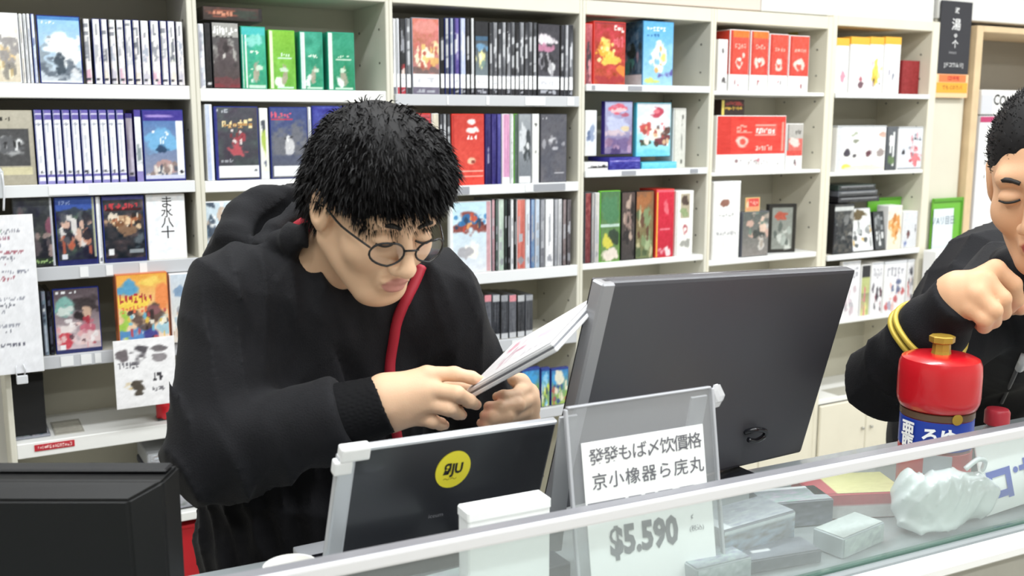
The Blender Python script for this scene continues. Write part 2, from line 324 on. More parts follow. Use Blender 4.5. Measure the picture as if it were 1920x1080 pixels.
spines(1, 2, [(xs[i], xs[i+1]-1, BLUE, [('g', 'F1F2F6', 'EDEEF4'), ('r', 0, 1, .87, 1, '6A5FB0'), ('r', 0, 1, .945, .962, 'D9D6EE'), ('r', 0, .14, 0, 1, '7E7FA4'), ('r', 0, 1, .1, .13, '6D65B0'), ('r', 0, 1, 0, .045, '8D87C4'), ('b', .5, .16, .28, .025, '32323E', .3), ('t', 1, .35, .75, .3, .8, 'C9CCD6'), ('b', .5, .81, .3, .02, '9094A6', .2)]) for i in range(10)],
       '%s white spine with a violet top band, in the row of ten', 'white spines with violet top bands', 206)
item(1, 2, 236, 250, 213, SPD, [('g', 'A69DAA', '8F879A'), ('r', 0, 1, .93, 1, '3B3278'), ('s', .08), ('r', 0, 1, 0, .08, '3D3A7C'), ('b', .5, .12, .3, .03, '15151C')], PURP, 'greyish mauve spine ending the white row', part='spine_sheet', ins=.0012)
item(1, 2, 252, 266, 206, SPD, [('g', 'E9ECEF', 'D9D9DE'), ('r', 0, 1, .9, 1, '4B3F9A'), ('b', .5, .4, .4, .2, '7E8C90', 1), ('r', 0, 1, 0, .14, '8D83C0'), ('b', .5, .2, .4, .06, 'FFFFFF')], PURP, 'pale spine with a dark mottled middle, left of the blue lake cover', part='spine_sheet', ins=.0012)
item(1, 2, 267, 345, 206, .016, [('g', '4B78B8', '8D8DA0'), ('b', .45, .55, .45, .2, '6FB2E0', .5), ('b', .45, .47, .22, .07, '1D3A5C', .8), ('q', 7, .2, .7, .55, .75, .03, ['F0F6FA']), ('b', .5, .2, .5, .08, 'B9938E', .8), ('q', 26, .05, .8, .06, .2, .07, ['E9E4DC', '8E7A74', '4E5668', 'C9B8B0']), ('r', 0, 1, .86, 1, '3A2E92'), ('b', .45, .92, .4, .03, 'A690D8', .3), ('r', .83, 1, .07, .86, 'EEF0F4'), ('b', .92, .12, .05, .025, '1A1A26', .2), ('r', 0, 1, 0, .07, 'C9CDE8'), ('r', 0, 1, 0, .02, '2C2C84')], BLUE, 'face-out case with a blue lake cover and violet top band, right end of its shelf')
dk = lambda a, b, cs, **k: [('g', a, b), ('n', .05, 18), ('q', 26, .1, .95, .2, .75, .11, cs)]
item(1, 3, 24, 101, 370, .016, dk('3F4348', '222428', ['5A5054', '8A4E62', '2C3034', '6E747A', 'A08A84'])+[('r', 0, 1, .03, .12, '2B3A2A'), ('t', 7, .5, .95, .05, .1, '9FC07A'), ('r', .96, 1, 0, 1, 'B9BCC4')], BLACKP, 'dark face-out case half covered by the hanging notice')
item(1, 3, 103, 180, 369, .016, dk('3C4450', '1C1E30', ['E4B9A4', 'B85A42', 'E9E4E0', '2A2A34', '51545C', 'C98468', '22222C'])+[('r', 0, 1, .8, 1, '3553A6'), ('b', .6, .8, .5, .05, '37414C', .8), ('r', 0, 1, 0, .07, '1D2260'), ('r', .1, .22, .09, .16, 'D9DCE4'), ('r', .93, 1, .1, 1, 'A8AC90'), ('t', 6, .1, .4, .9, .95, '8FA6E0')], BLUE, 'face-out dark blue case with fighting figures, second from the notice')
item(1, 3, 181, 190, 369, SPD, [('g', 'EEEFF2', 'E4E5E9'), ('r', .8, 1, 0, 1, '9A9CA6'), ('b', .5, .05, .4, .03, '3A3A44', .2)], WHITEP, 'thin white spine between two dark face-out cases', part='spine_sheet', ins=.0012)
item(1, 3, 192, 272, 367, .016, [('g', '434348', '1A1C24'), ('n', .05, 16), ('b', .5, .6, .42, .1, 'C7A07C', .9), ('q', 34, .15, .9, .52, .72, .06, ['E9C9A0', '7C5034', '2E2420', 'F0E2CC', 'A8603C']), ('b', .55, .48, .2, .12, '8C6A50', 1), ('b', .85, .3, .16, .12, '566068', .7), ('r', .05, .95, .78, .82, '3E1418'), ('t', 10, .06, .85, .8, .9, 'C23A42'), ('r', .08, .2, .1, .19, 'E8E8EA'), ('r', 0, 1, 0, .05, '23265A'), ('r', .6, .95, .12, .18, '8A9298'), ('r', 0, 1, .95, 1, '4A4C8C')], BLUE, 'face-out case with a dark cover and red title above a crowd')
o = item(1, 3, 275, 348, 364, .03, [('g', 'F3F4F6', 'EFF0F4'), ('n', .008)], CARTW, 'white face-out box with black brush calligraphy', 'calligraphy_box', 'box', part='front_print')
INK = mat('black_ink', '1C1C20', 0.6); INKG = mat('grey_ink', '6C6C74', 0.6); INKR = mat('red_ink', 'C8303A', 0.5); INKW = mat('white_ink', 'F2F2F2', 0.5)
for i, (ch, sz) in enumerate((('ま', .034), ('水', .03), ('八', .032), ('十', .036))):
    text('brush_writing', ch, sz, INK, o, (.002, -.0014, .152-.027*i), xs=1.05)
spines(1, 4, [(68, 77, GREYP, lit('5C6470', '2A2E3A', '8C94A0')), (78, 88, GREYP, lit('7C8898', '3A4252', 'B8C4D2')), (89, 98, BLACKP, lit('23242E', '101018', '4E5266'))], '%s dark spine from the notice on the fourth shelf down', 'dark spines beside the notice', 546)
item(1, 4, 100, 188, 540, .016, [('g', '564A50', 'D9C6CC'), ('b', .2, .72, .3, .16, '7FB8AE', .6), ('b', .3, .62, .25, .1, 'D2DCD6', .7), ('b', .75, .72, .3, .2, '3C3436', .7), ('b', .5, .55, .18, .08, '2A2426', .6), ('b', .72, .62, .12, .1, 'D8B49C', .6), ('b', .25, .36, .28, .16, 'EFE4E2', .6), ('b', .2, .22, .2, .12, 'D2404E', .8), ('b', .65, .38, .22, .14, 'C96478', .7), ('b', .7, .2, .3, .12, 'E9D2D2', .8), ('q', 22, .05, .95, .1, .55, .06, ['E8C9C6', 'B03A48', 'F4EEEE', '6C4A54', 'E2A8AC']), ('r', 0, 1, 0, .04, '2E3466'), ('r', .08, .2, .05, .12, 'EFEFF0'), ('t', 6, .05, .5, .92, .98, 'E6E6E8')], BLUE, 'face-out case with red, white and teal figures on the fourth shelf')
o = item(1, 4, 218, 316, 513, .05, [('g', 'F0A840', 'EBD9D2'), ('b', .2, .82, .25, .13, '4F9FD0', .4), ('b', .75, .9, .3, .1, 'F2D060', .6), ('b', .3, .62, .4, .1, 'F6D44C', .6), ('b', .08, .3, .14, .2, '9CCB4A', .7), ('b', .3, .15, .3, .12, '4A86C8', .7), ('b', .62, .4, .3, .16, '5E4A44', .7), ('b', .72, .5, .16, .07, '8A5A5E', .6), ('b', .62, .12, .16, .12, '3E3E8C', .5), ('b', .92, .3, .14, .14, '9EC8D8', .7), ('b', .9, .7, .14, .2, 'F08A4C', .6), ('q', 30, .2, .95, .05, .5, .05, ['F4EFE0', 'C04A50', '3C3030', '6CB8D4', 'E8C048']), ('t', 7, .02, .7, .6, .74, 'B8323C'), ('t', 7, .05, .6, .48, .58, 'E8704C')], mat('box_orange', 'C9703C', 0.4), 'large rainbow coloured box above the hanging gadget card', 'rainbow_box', 'box', part='front_print', s=-.03, zb=.9555, side=[('g', 'B86A3C', 'A8562E'), ('n', .08), ('q', 10, 0, 1, 0, 1, .2, ['7A3A28', 'D89048', 'C84438'])])
item(1, 4, 319, 358, 513, .05, [('g', 'C9D6E2', 'E2D9CC'), ('b', .5, .75, .4, .1, '7E9CBC', .7), ('q', 18, 0, 1, .1, .6, .1, ['F2EFE6', 'A8BCC8', 'C9A88C', '8890A0'])], CARTW, 'pale blue box beside the rainbow box, partly behind the man', 'picture_box', 'box', s=-.02, part='front_print', zb=.9555)
# hanging gadget card on the fourth shelf's rail
gx0, gx1 = at(215, 700, 2.765).x, at(330, 700, 2.765).x; gz0 = at(222, 768, 2.765).z; gz1 = at(215, 640, 2.765).z
gc = box('hanging_card', (-(gx1-gx0)/2, -.001, 0), ((gx1-gx0)/2, .001, gz1-gz0), CARTW, None, ((gx0+gx1)/2, 2.765, gz0))
tag(gc, 'white card printed with small gadgets hanging from a shelf rail', 'card')
sheet('front_print', gx1-gx0-.002, gz1-gz0-.002, [('g', 'F3F2F4', 'F0EFF1'), ('b', .13, .78, .1, .1, '6C6468', .8), ('b', .42, .78, .16, .12, '4E4A50', .8), ('b', .75, .82, .14, .06, '6A6468', .8), ('b', .75, .7, .14, .05, '8A8488', .8), ('b', .25, .32, .14, .11, 'C9A24C', .8), ('b', .36, .3, .1, .1, '4A4238', 1), ('t', 6, .05, .4, .58, .68, '77757C'), ('t', 3, .62, .8, .35, .5, '3E3C42'), ('t', 4, .58, .8, .2, .28, '77757C')], gc, 'gad', loc=(0, -.0014, .001))
# row five: black box, blister packs, papers, red thing
item(1, 5, 18, 84, 703, .1, None, mat('black_card', '121214', 0.5), 'black carton on the nearly empty fifth shelf', 'black_carton', 'box', s=.05, part='x', top=(mat('black_lid', '0E0E10', 0.3), .02))
for k, (x0, x1, yt, m_, lab) in enumerate(((24, 60, 806, CLEARC, 'clear disc pouch lying on the fifth shelf, nearer the upright'), (58, 96, 806, CLEARC, 'clear disc pouch lying on the fifth shelf, second from the upright'), (104, 160, 812, mat('grey_card', 'A9A69C', .6), 'grey paper slip lying on the fifth shelf beside the pouches'))):
    a, c = at(x0, 815, 2.83), at(x1, 815, 2.83)
    p = empty('disc_pouch' if k < 2 else 'paper_slip', ((a.x+c.x)/2, 2.84, .7275)); tag(p, lab, 'pouch' if k < 2 else 'paper')
    w = c.x-a.x
    if k < 2:
        box('sleeve', (-w/2, 0, 0), (w/2, .12, .007), m_, p, bev=.002); lathe('disc', [(.022, .0072), (.022, .0082)], mat('disc_silver', 'C9CCD4', .2, .8), p, (0, .06, 0), 24)
        sheet('label', w*.8, .03, [('g', 'B9BCC4', '8A8D96'), ('n', .2, 20)], p, lab, loc=(0, .002, .0075), rx=-math.pi/2)
    else:
        box('sheet', (-w/2, 0, 0), (w/2, .13, .002), m_, p); sheet('print', w*.9, .1, [('g', 'C6C2B6', 'B4B0A4'), ('n', .04)], p, lab, loc=(0, .01, .0024), rx=-math.pi/2)
tg = box('shelf_label', (-.048, -.0015, 0), (.048, 0, .017), TAGR, None, (at(103, 838, D).x, D+.0035, .703)); tag(tg, 'small red strip label stuck to the fifth shelf edge', 'label')
sheet('lettering', .09, .014, [('g', 'C83240', 'B92836'), ('t', 14, .03, .97, .15, .85, 'EFC9C4')], tg, 'redlab', loc=(0, -.002, .0015), res=.0015)
rd = lathe('red_canister', [(.018, 0), (.02, .004), (.02, .04), (.014, .046), (.007, .05), (.007, .056)], mat('red_plastic', 'CE1F2C', .3), None, (at(308, 790, 2.86).x, 2.86, .728)); tag(rd, 'small red bottle cap shaped thing behind the gadget card', 'bottle')
box('dark_base', (-.019, -.019, .0), (.019, .019, .006), BLACKP, rd)
# low shelf stack left of the man's sleeve
stk = [(.105, .05, mat('stack_black', '1E1E22', .35), 'black case at the bottom of the low stack beside the man'), (.157, .022, mat('stack_cream', 'C9C7A6', .5), 'yellowish case second from the bottom of the low stack'), (.181, .03, GREYP, 'grey case in the middle of the low stack beside the man'), (.213, .02, mat('stack_navy', '2A2F44', .35), 'navy case second from the top of the low stack'), (.235, .045, mat('stack_pale', 'A6A8AC', .4), 'pale grey box on top of the low stack beside the man')]
for z, h, m_, lab in stk:
    b_ = box('stacked_case', (-.085, 0, 0), (.045, .17, h), m_, None, (.525+random.uniform(-.006, .006), 2.83, z+.36), bev=.003); tag(b_, lab, 'case', 'low stack beside the man')
    sheet('spine_sheet', .11, h*.8, [('g', 'B9BBC0', '8F9196'), ('n', .1)], b_, lab, loc=(-.02, -.001, h*.1))
pb = empty('plastic_basket', (.5, 2.83, .105)); tag(pb, 'red plastic basket under the low stack, beside the man', 'basket')
RB = mat('red_basket_plastic', 'B81622', .35)
for nm, lo, hi in (('bottom', (-.09, 0, 0), (.09, .2, .006)), ('front_wall', (-.09, 0, .006), (.09, .006, .3)), ('back_wall', (-.09, .194, .006), (.09, .2, .3)), ('side_wall', (-.09, .006, .006), (-.084, .194, .3)), ('side_wall', (.084, .006, .006), (.09, .194, .3))):
    box(nm, lo, hi, RB, pb, bev=.001)
box('rim', (-.094, -.004, .3), (.094, .204, .312), RB, pb, bev=.003)
# hanging notice at the left edge
nz0, nz1 = at(38, 700, 2.74).z, at(38, 402, 2.74).z; nx0, nx1 = at(-70, 550, 2.74).x, at(72, 550, 2.74).x
nt_ = box('hanging_notice', (nx0-(nx0+nx1)/2, -.0008, 0), (nx1-(nx0+nx1)/2, .0008, nz1-nz0), CARTW, None, ((nx0+nx1)/2, 2.74, nz0)); tag(nt_, 'long white notice of fine print hanging at the far left edge', 'notice')
sheet('print', nx1-nx0-.002, nz1-nz0-.002, [('g', 'ECECF0', 'E9EAEF')]+[('t', 18, .3 if i else .62, .5+.45*((i*37) % 10)/10, .93-.042*i, .955-.042*i, ['B06A78', '8C8C98', 'A9788A', '8A8C9C'][i % 4] if i < 9 else ['5F6070', '9A9CA8'][i % 2]) for i in range(19) if i not in (9, 10, 14, 17)]+[('b', .53, .9, .05, .02, '4E9A5C', .8)], nt_, 'notice', loc=(0, -.0012, .001), res=.0022)
cl = empty('hanging_clip', (at(42, 715, 2.735).x, 2.735, at(42, 720, 2.735).z)); tag(cl, 'clear plastic clip hanging below the white notice', 'clip')
CLP = mat('clip_clear_plastic', 'D6D8DC', .15)
box('jaw', (-.013, -.003, 0), (.013, .003, .022), CLP, cl, bev=.002); tube('wire', [(0.006, 0, .022), (.009, 0, .035), (.005, 0, .05)], .0018, CLP, cl); tube('wire', [(-.01, 0, .018), (-.013, 0, .03), (-.011, 0, .048)], .0016, CLP, cl)
wb = empty('display_hook', (at(4, 360, 2.72).x, 2.72, at(4, 395, 2.72).z)); tag(wb, 'wire hook with a small clear tag at the left edge above the notice', 'hook')
tube('wire', spline([(0, .08, .1), (0, .03, .1), (.002, 0, .09), (.004, -.004, .05), (0, 0, .0)], 5), .0025, CLP, wb); box('tag', (-.03, -.002, .03), (.006, 0, .095), mat('tag_milky', 'C9CDD0', .25), wb, bev=.001)
# ================================================================ bookcase 2
item(2, 1, 372, 383, 45, SPD, lit('DCDDE2', '9496A4', 'B8BAC8'), WHITEP, 'thin white spine at the left end of the teal box shelf', part='spine_sheet', ins=.0012)
item(2, 1, 384, 396, 43, SPD, [('g', '18181C', '101014'), ('n', .03), ('r', .1, .9, .04, .08, 'C9C9CC')], BLACKP, 'black spine left of the grey monument cover', part='spine_sheet', ins=.0012)
o = item(2, 1, 397, 449, 42, .05, [('g', '57585A', '4A3C3C'), ('b', .5, .55, .5, .2, 'A9A7A2', .5), ('b', .5, .45, .3, .3, '4A3F42', .7), ('b', .5, .62, .12, .1, '2E2628', .6), ('b', .42, .45, .06, .1, 'CFCBC6', .8), ('b', .85, .35, .1, .05, '3A3436', .8), ('r', 0, 1, 0, .07, '7C3138'), ('b', .5, .1, .6, .06, '6A3A3E', .6), ('r', 0, 1, .78, 1, 'A3A29E'), ('t', 8, .03, .97, .82, .95, 'F4F4F2'), ('t', 10, .1, .8, .77, .8, '2E2C2C')], BLACKP, 'dark grey box with a looming monument cover, left of the teal boxes', 'picture_box', 'box', part='front_print')
fc = mat('flat_case_dark', '2A211E', .3, coat=.2)
fl = item(2, 1, 380, 492, 14, .13, [('g', '4A3029', '2C2420'), ('b', .3, .55, .22, .35, '8C4A38', .9), ('b', .68, .5, .25, .4, '2E3A30', .7), ('r', .95, 1, 0, 1, '1A1614'), ('t', 6, .15, .5, .3, .75, 'C98466')], fc, 'dark flat case lying across the tops of the upright boxes', part='spine_sheet', zb=at(430, 41, D+.012).z+.002, yref=28)
for x0, x1, yt, bd, a, b_, side, lab in ((452, 499, 50, TEALP, '3AB89C', '2E9E74', 'DDE9E4', 'teal box nearest the grey monument cover'), (504, 554, 57, GREENP, '86C83A', '6BB440', 'E4EBC8', 'lime green box in the row of teal boxes'), (562, 606, 60, TEALP, '2F9C80', '28966E', 'CFE6DC', 'teal box just right of the lime green box'), (614, 665, 61, TEALP, '2A9A78', '1E8A5E', 'E2EEE6', 'teal box at the right end of its row')):
    item(2, 1, x0, x1, yt, .1, [('g', a, b_), ('n', .03, 10), ('r', 0, .14 if x0 > 460 else .02, 0, 1, side), ('r', .15, .17, 0, 1, 'F3F7F2'), ('t', 5, .35, .8, .55, .62, 'D8F0DC'), ('r', .3, .9, .53, .535, 'CDE8D4'), ('b', .42, .14, .2, .1, 'EEF4EE', .8), ('b', .58, .25, .12, .16, 'A9A08C', 1), ('b', .62, .33, .2, .04, 'CFE8D0', .8), ('r', .25, .95, 0, .04, 'BFE3CC')] + ([('r', 0, 1, .88, 1, '3FBFBE'), ('b', .5, .78, .35, .12, '8ADBCF', .5)] if x0 == 452 else []), bd, lab, 'slim_box', 'box', 'teal and green boxes', part='front_print', sm=GLOSSP)
item(2, 2, 385, 399, 196, SPD, [('g', 'C4CFE6', 'AEBBDC'), ('s', .04), ('r', .7, 1, 0, 1, 'E6EAF2')], WHITEP, 'pale blue spine at the left end of the shelf behind the man', part='spine_sheet', ins=.0012)
item(2, 2, 402, 485, 200, .016, [('g', '4A4C54', '3E3F46'), ('n', .03, 14), ('b', .5, .55, .16, .16, 'A33A44', .9), ('b', .5, .45, .2, .1, 'C0505A', 1), ('q', 12, .35, .65, .5, .68, .03, ['E8DCD8', '7C3036']), ('t', 6, .15, .9, .72, .84, 'F0D9A0'), ('t', 6, .18, .88, .71, .78, 'B98A50'), ('r', 0, .04, 0, 1, '2B2C84'), ('r', .04, 1, .03, .19, 'EDEEF2'), ('t', 8, .1, .4, .23, .28, '9A9CA4'), ('b', .92, .12, .04, .02, '4A4C54', .2), ('t', 5, .05, .3, .93, .98, 'B9BCC6')], BLUE, 'face-out blue case with gold title and red figure behind the man')
item(2, 2, 487, 503, 203, SPD, [('g', 'F0F1EC', 'E8EADC'), ('b', .5, .55, .3, .25, 'A9C24A', .5), ('b', .5, .8, .3, .12, '3E4450', .8), ('b', .5, .22, .25, .06, '44486A', .6), ('r', 0, 1, 0, .1, 'E4E6EA')], WHITEP, 'white and lime spine right of the gold titled case', part='spine_sheet', ins=.0012)
item(2, 2, 506, 577, 201, .016, [('g', '3A4A86', '5C5E66'), ('b', .6, .55, .6, .3, '6C6E76', .5), ('b', .5, .5, .14, .14, 'CFCFD2', 1), ('q', 9, .35, .65, .4, .6, .03, ['F4F4F4', '3A3A40']), ('t', 7, .02, .6, .86, .94, 'E2576E'), ('r', .02, .6, .82, .84, 'C83048'), ('r', .04, 1, .03, .18, 'E9EBEF')], BLUE, 'face-out case with a grey cover and red title beside the man\'s hair')
item(2, 2, 578, 584, 201, SPD, lit('E3E5EA', 'A2A6B4', 'C6CAD6'), WHITEP, 'slim white spine touching the man\'s hair', part='spine_sheet', ins=.0012)
item(2, 2, 585, 650, 199, .016, [('g', '3A3FA0', '2E3070'), ('n', .05), ('r', .04, 1, .03, .18, 'E9EBEF')], BLUE, 'indigo face-out case almost hidden by the man\'s hair')
item(2, 3, 385, 440, 378, .03, [('g', 'CFE0EA', '9FB4C8'), ('q', 12, 0, 1, 0, 1, .15, ['F2F6F8', '5E7890', 'C9B09A', '3E4C5E'])], WHITEP, 'pale blue case peeking out above the man\'s hood', s=.02)
# ================================================================ bookcase 3
band = [('r', 0, 1, .095, .27, 'F1F1F3'), ('t', 2, .1, .9, .14, .22, 'C9CAD0'), ('r', 0, 1, .27, .275, '9A9CA6')]
bot = lambda c: [('r', 0, 1, 0, .095, c), ('t', 2, .1, .9, .02, .08, 'A6A8B2')]
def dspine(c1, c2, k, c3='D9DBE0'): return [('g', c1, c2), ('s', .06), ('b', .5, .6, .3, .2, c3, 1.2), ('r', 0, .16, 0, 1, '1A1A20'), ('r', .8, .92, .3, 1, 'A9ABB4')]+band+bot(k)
r31 = [(735, 742, WHITEP, dspine('E6E7EA', 'D6D8DE', '6A6C78')), (743, 749, WHITEP, dspine('DADCE2', 'C2C4CE', 'B03040')), (750, 760, BLACKP, [('g', '2E3034', '24262A'), ('b', .5, .35, .4, .1, 'C83A40', .8), ('b', .5, .31, .25, .05, 'F0D9D0', .5), ('b', .3, .7, .3, .2, '9A9CA4', 1)]+band+bot('B03040')), (761, 770, CLEARC, dspine('8A8C90', '6E7076', '33343C'))]
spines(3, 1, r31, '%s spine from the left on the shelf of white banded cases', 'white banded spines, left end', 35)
item(3, 1, 772, 824, 34, .016, [('g', 'D87466', '8E6A5E'), ('n', .04), ('b', .5, .9, .5, .1, 'DA8A80', .5), ('b', .6, .55, .4, .14, 'E9D29A', .9), ('b', .4, .48, .3, .1, 'F4EBCF', .8), ('b', .7, .45, .25, .08, 'D8A860', .8), ('q', 20, .1, .95, .36, .65, .07, ['F2E4C0', 'B04A3C', 'E9C070', 'C8675A']), ('b', .5, .3, .5, .06, '6E5A58', .7)]+band+bot('6A6478'), CLEARC, 'face-out case with a coral and gold swirl cover above the white band')
seq = [(825, 833, '101014', '0C0C10', 'K'), (834, 842, '6E7484', '4A5068', 'B'), (843, 850, 'A9B4C8', '7A86A4', 'B'), (851, 861, '5C4E9C', '4A3C88', 'B'), (862, 873, 'BFC8E6', 'A4B0DA', 'B'), (874, 881, '33343A', '1C1C22', 'K'), (882, 889, 'D9DBDE', 'C2C4C8', 'K')]
def mk(seq): return [(a, b, {'K': BLACKP, 'B': BLUE, 'W': WHITEP, 'G': GREYP}[k], dspine(c1, c2, '26262E')) for a, b, c1, c2, k in seq]
spines(3, 1, mk(seq), '%s spine right of the coral and gold cover, upper shelf', 'white banded spines right of the coral cover', 34)
item(3, 1, 890, 916, 40, .016, [('g', '2A3038', '8A9AA0'), ('r', 0, 1, .8, 1, '15161C'), ('r', 0, 1, .74, .81, '3A5E7C'), ('b', .5, .66, .5, .06, '6A9AC0', .5), ('b', .5, .5, .4, .11, 'E9E29A', .5), ('b', .4, .52, .18, .06, 'F4F2D0', .5), ('b', .6, .4, .4, .06, '6E8A84', .8)]+band+bot('2A2A34'), BLACKP, 'narrow face-out case with a pale yellow moon on blue')
seq2 = []
cs = ['3C3E44', '8C8E94', '24262C', 'A6A8AE', '33343A', '6E7076', '1C1D22', '94969C', '2C2D33', '7C7E84']
x = 917
for i in range(11):
    w = [7, 9, 8, 8, 9, 8, 8, 9, 8, 8, 8][i]; seq2.append((x, x+w-.4, cs[i % 10], cs[(i*3+1) % 10], 'KG'[i % 2])); x += w
spines(3, 1, mk(seq2), '%s grey or black spine from the yellow moon case', 'grey and black banded spines', 42)
item(3, 1, 1008, 1050, 45, .016, [('g', '33313A', '4A4850'), ('b', .4, .8, .5, .09, 'E6DEE4', .5), ('b', .35, .68, .35, .06, 'C07A9A', .7), ('b', .7, .88, .4, .06, '3A3840', .5), ('b', .5, .45, .4, .12, '26252C', .8), ('b', .65, .4, .14, .08, 'D9D9DC', .8), ('b', .2, .45, .2, .1, '8A8890', 1), ('q', 10, .1, .9, .3, .6, .07, ['1E1D24', 'A8A6AC'])]+band+bot('2A2A32'), BLACKP, 'face-out dark case with a white and pink cap of colour on top')
spines(3, 1, mk([(1051, 1058, '3A3C44', '22242A', 'K'), (1059, 1066, 'B8BAC0', '7C7E86', 'G'), (1067, 1075, '33353C', '8C8E94', 'G')]), '%s spine right of the pink and white topped cover', 'banded spines at the right end', 47)
item(3, 2, 766, 808, 213, .03, [('g', 'C64A52', 'B03A48'), ('n', .05), ('b', .5, .6, .4, .15, 'D98088', .8), ('r', 0, 1, .95, .97, '8A2430')], CARTR, 'pinkish red box half hidden by the man\'s hair', 'picture_box', 'box', part='front_print')
item(3, 2, 810, 823, 213, SPD, [('g', 'D6CDB8', 'BDB49E'), ('s', .04)], WHITEP, 'cream spine between two red boxes', part='spine_sheet', ins=.0012)
spines(3, 2, mk([(824, 830, '55565C', '33343A', 'K'), (831, 837, 'A2A4A8', '6C6E74', 'G'), (838, 845, '44464C', '2A2B30', 'K')]), '%s dark spine left of the bright red box with white emblem', 'dark spines left of the red box', 214)
o = item(3, 2, 847, 908, 214, .05, [('g', 'C8382F', 'E8483C'), ('b', .5, .45, .5, .2, 'D94438', .6), ('b', .62, .78, .2, .04, 'F3ECEA', .6), ('b', .62, .9, .12, .035, 'F3ECEA', .9), ('t', 3, .45, .78, .64, .72, 'F6F2F0'), ('b', .62, .34, .15, .055, 'EBC9A8', .3), ('b', .66, .33, .08, .028, '8A3028', .4), ('r', .15, .97, .185, .2, 'F0B4A4'), ('r', .15, .97, .115, .125, 'F0A898'), ('t', 2, .06, .16, .05, .16, 'F4C070'), ('r', 0, .05, 0, 1, 'B82C26')], CARTR, 'bright red box with white emblem on the second shelf', 'picture_box', 'box', part='front_print', sm=GLOSSP)
spines(3, 2, [(910, 921, PURP, [('g', '2A2468', '1F1A55'), ('s', .04), ('b', .5, .45, .12, .2, 'A9A8C8', 1)]), (922, 931, PURP, [('g', '3A3482', '2C2570'), ('s', .05)]), (932, 940, PURP, [('g', '4A4898', '30307A'), ('s', .05)]), (941, 956, WHITEP, [('g', 'D99ABE', 'C98CB4'), ('s', .04), ('r', 0, .25, 0, 1, 'E9C4DA'), ('r', 0, 1, 0, .1, 'EDEDF0')]), (957, 963, WHITEP, lit('E6E8EA', '8C9490', 'C2C8C6')), (964, 971, GREENP, [('g', '5C6E66', '3E4C48'), ('s', .06)])],
       '%s purple to green spine right of the bright red box', 'spines right of the red box', 214)
item(3, 2, 972, 996, 214, .016, [('g', '9AA0A6', '6E747C'), ('b', .3, .6, .3, .3, 'D2D6DA', .7), ('b', .75, .5, .25, .2, '3A4044', .9), ('b', .75, .55, .1, .06, 'DDE0E2', .6), ('r', 0, 1, 0, .09, 'E4E5E8')], CLEARC, 'narrow silver grey face-out case, second shelf beside a white spine')
item(3, 2, 998, 1011, 214, SPD, [('g', 'EEEEE9', 'E4E4DE'), ('b', .5, .85, .25, .03, '3C3C40', .5), ('b', .5, .45, .2, .02, '4A4A4E', .4), ('r', 0, 1, 0, .05, 'D9DADF')], WHITEP, 'white spine left of the charcoal swirl cover', part='spine_sheet', ins=.0012)
item(3, 2, 1013, 1063, 214, .016, [('g', '55555E', '5C5C66'), ('n', .02, 12), ('b', .5, .6, .2, .11, 'C9C9CF', .6), ('b', .52, .6, .11, .06, '55555E', .5), ('b', .55, .5, .12, .03, 'B8B8C0', .6), ('b', .12, .55, .08, .08, '9A9AA2', 1), ('b', .88, .52, .08, .08, '9A9AA2', 1), ('r', .55, .92, .12, .14, 'B9B9C0'), ('t', 4, .05, .3, .93, .96, 'C9C9CF')], mat('case_charcoal', '3E3E46', .3), 'face-out charcoal case with a pale swirl, right end of the second shelf')
item(3, 3, 843, 921, 378, .016, [('g', 'BDE0F0', 'D9DCE4'), ('b', .5, .7, .42, .14, '8A3E34', .7), ('b', .5, .76, .3, .08, '2E6EA8', .8), ('q', 24, .12, .9, .6, .8, .05, ['C9503C', '26405E', 'E9A060', '3E86BC', '5C2A2C']), ('b', .6, .3, .2, .15, 'F4F0E6', .6), ('b', .35, .3, .2, .1, 'A9A8AE', .8), ('r', .9, 1, 0, 1, 'C89AA0'), ('r', 0, .06, 0, 1, 'E9EEF2')], WHITEP, 'face-out sky blue case with a red and blue scene by the man\'s glasses')
seq3 = [(922, 928, 'C89AA2', '9A7880', 'G'), (929, 934, '6A7A74', '4A5A54', 'K'), (935, 945, 'BFD0C2', 'A4B8AA', 'W'), (946, 951, '3E4A48', '2C3634', 'K'), (952, 957, '22242A', '16171C', 'K'), (958, 963, 'E6E6E8', 'D2D2D6', 'W'), (964, 968, '1C1D22', '101114', 'K'), (969, 985, 'D97A6E', 'C2645A', 'W'), (986, 994, 'DCE4EC', 'C2CEDC', 'W'), (995, 1003, '7E9ABC', '5C7CA4', 'B'), (1004, 1012, 'C4D2E2', 'A4B4C8', 'W'), (1013, 1022, '8E9098', '6E7078', 'G'), (1023, 1038, 'F0F0F2', 'E2E2E6', 'W'), (1039, 1046, 'A8AAB0', '8C8E94', 'G'), (1047, 1054, 'C4C4C8', '9A9AA0', 'W'), (1055, 1062, '8C7E80', '6A5E60', 'K'), (1063, 1071, '6A6468', '4A4448', 'K')]
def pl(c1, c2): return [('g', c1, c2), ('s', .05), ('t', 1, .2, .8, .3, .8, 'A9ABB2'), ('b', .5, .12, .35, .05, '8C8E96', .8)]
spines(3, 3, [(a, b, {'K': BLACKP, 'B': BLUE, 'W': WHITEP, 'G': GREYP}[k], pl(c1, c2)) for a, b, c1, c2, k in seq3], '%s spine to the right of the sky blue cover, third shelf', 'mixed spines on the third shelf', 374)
spines(3, 4, [(846+i*15.5, 860+i*15.5, [BLACKP, GREYP][i % 2], [('g', ['4A4C52', '62646C', '3C3E44'][i % 3], ['3A3C42', '55575E', '2E3036'][i % 3]), ('s', .05), ('r', 0, 1, 0, .12, 'C2C4C8'), ('r', 0, 1, .86, 1, ['9A9CA2', 'D98A94', 'B4B6BA'][i % 3])]) for i in range(10)], '%s dark spine on the fourth shelf, behind the held white case', 'dark spines on the fourth shelf', 553)
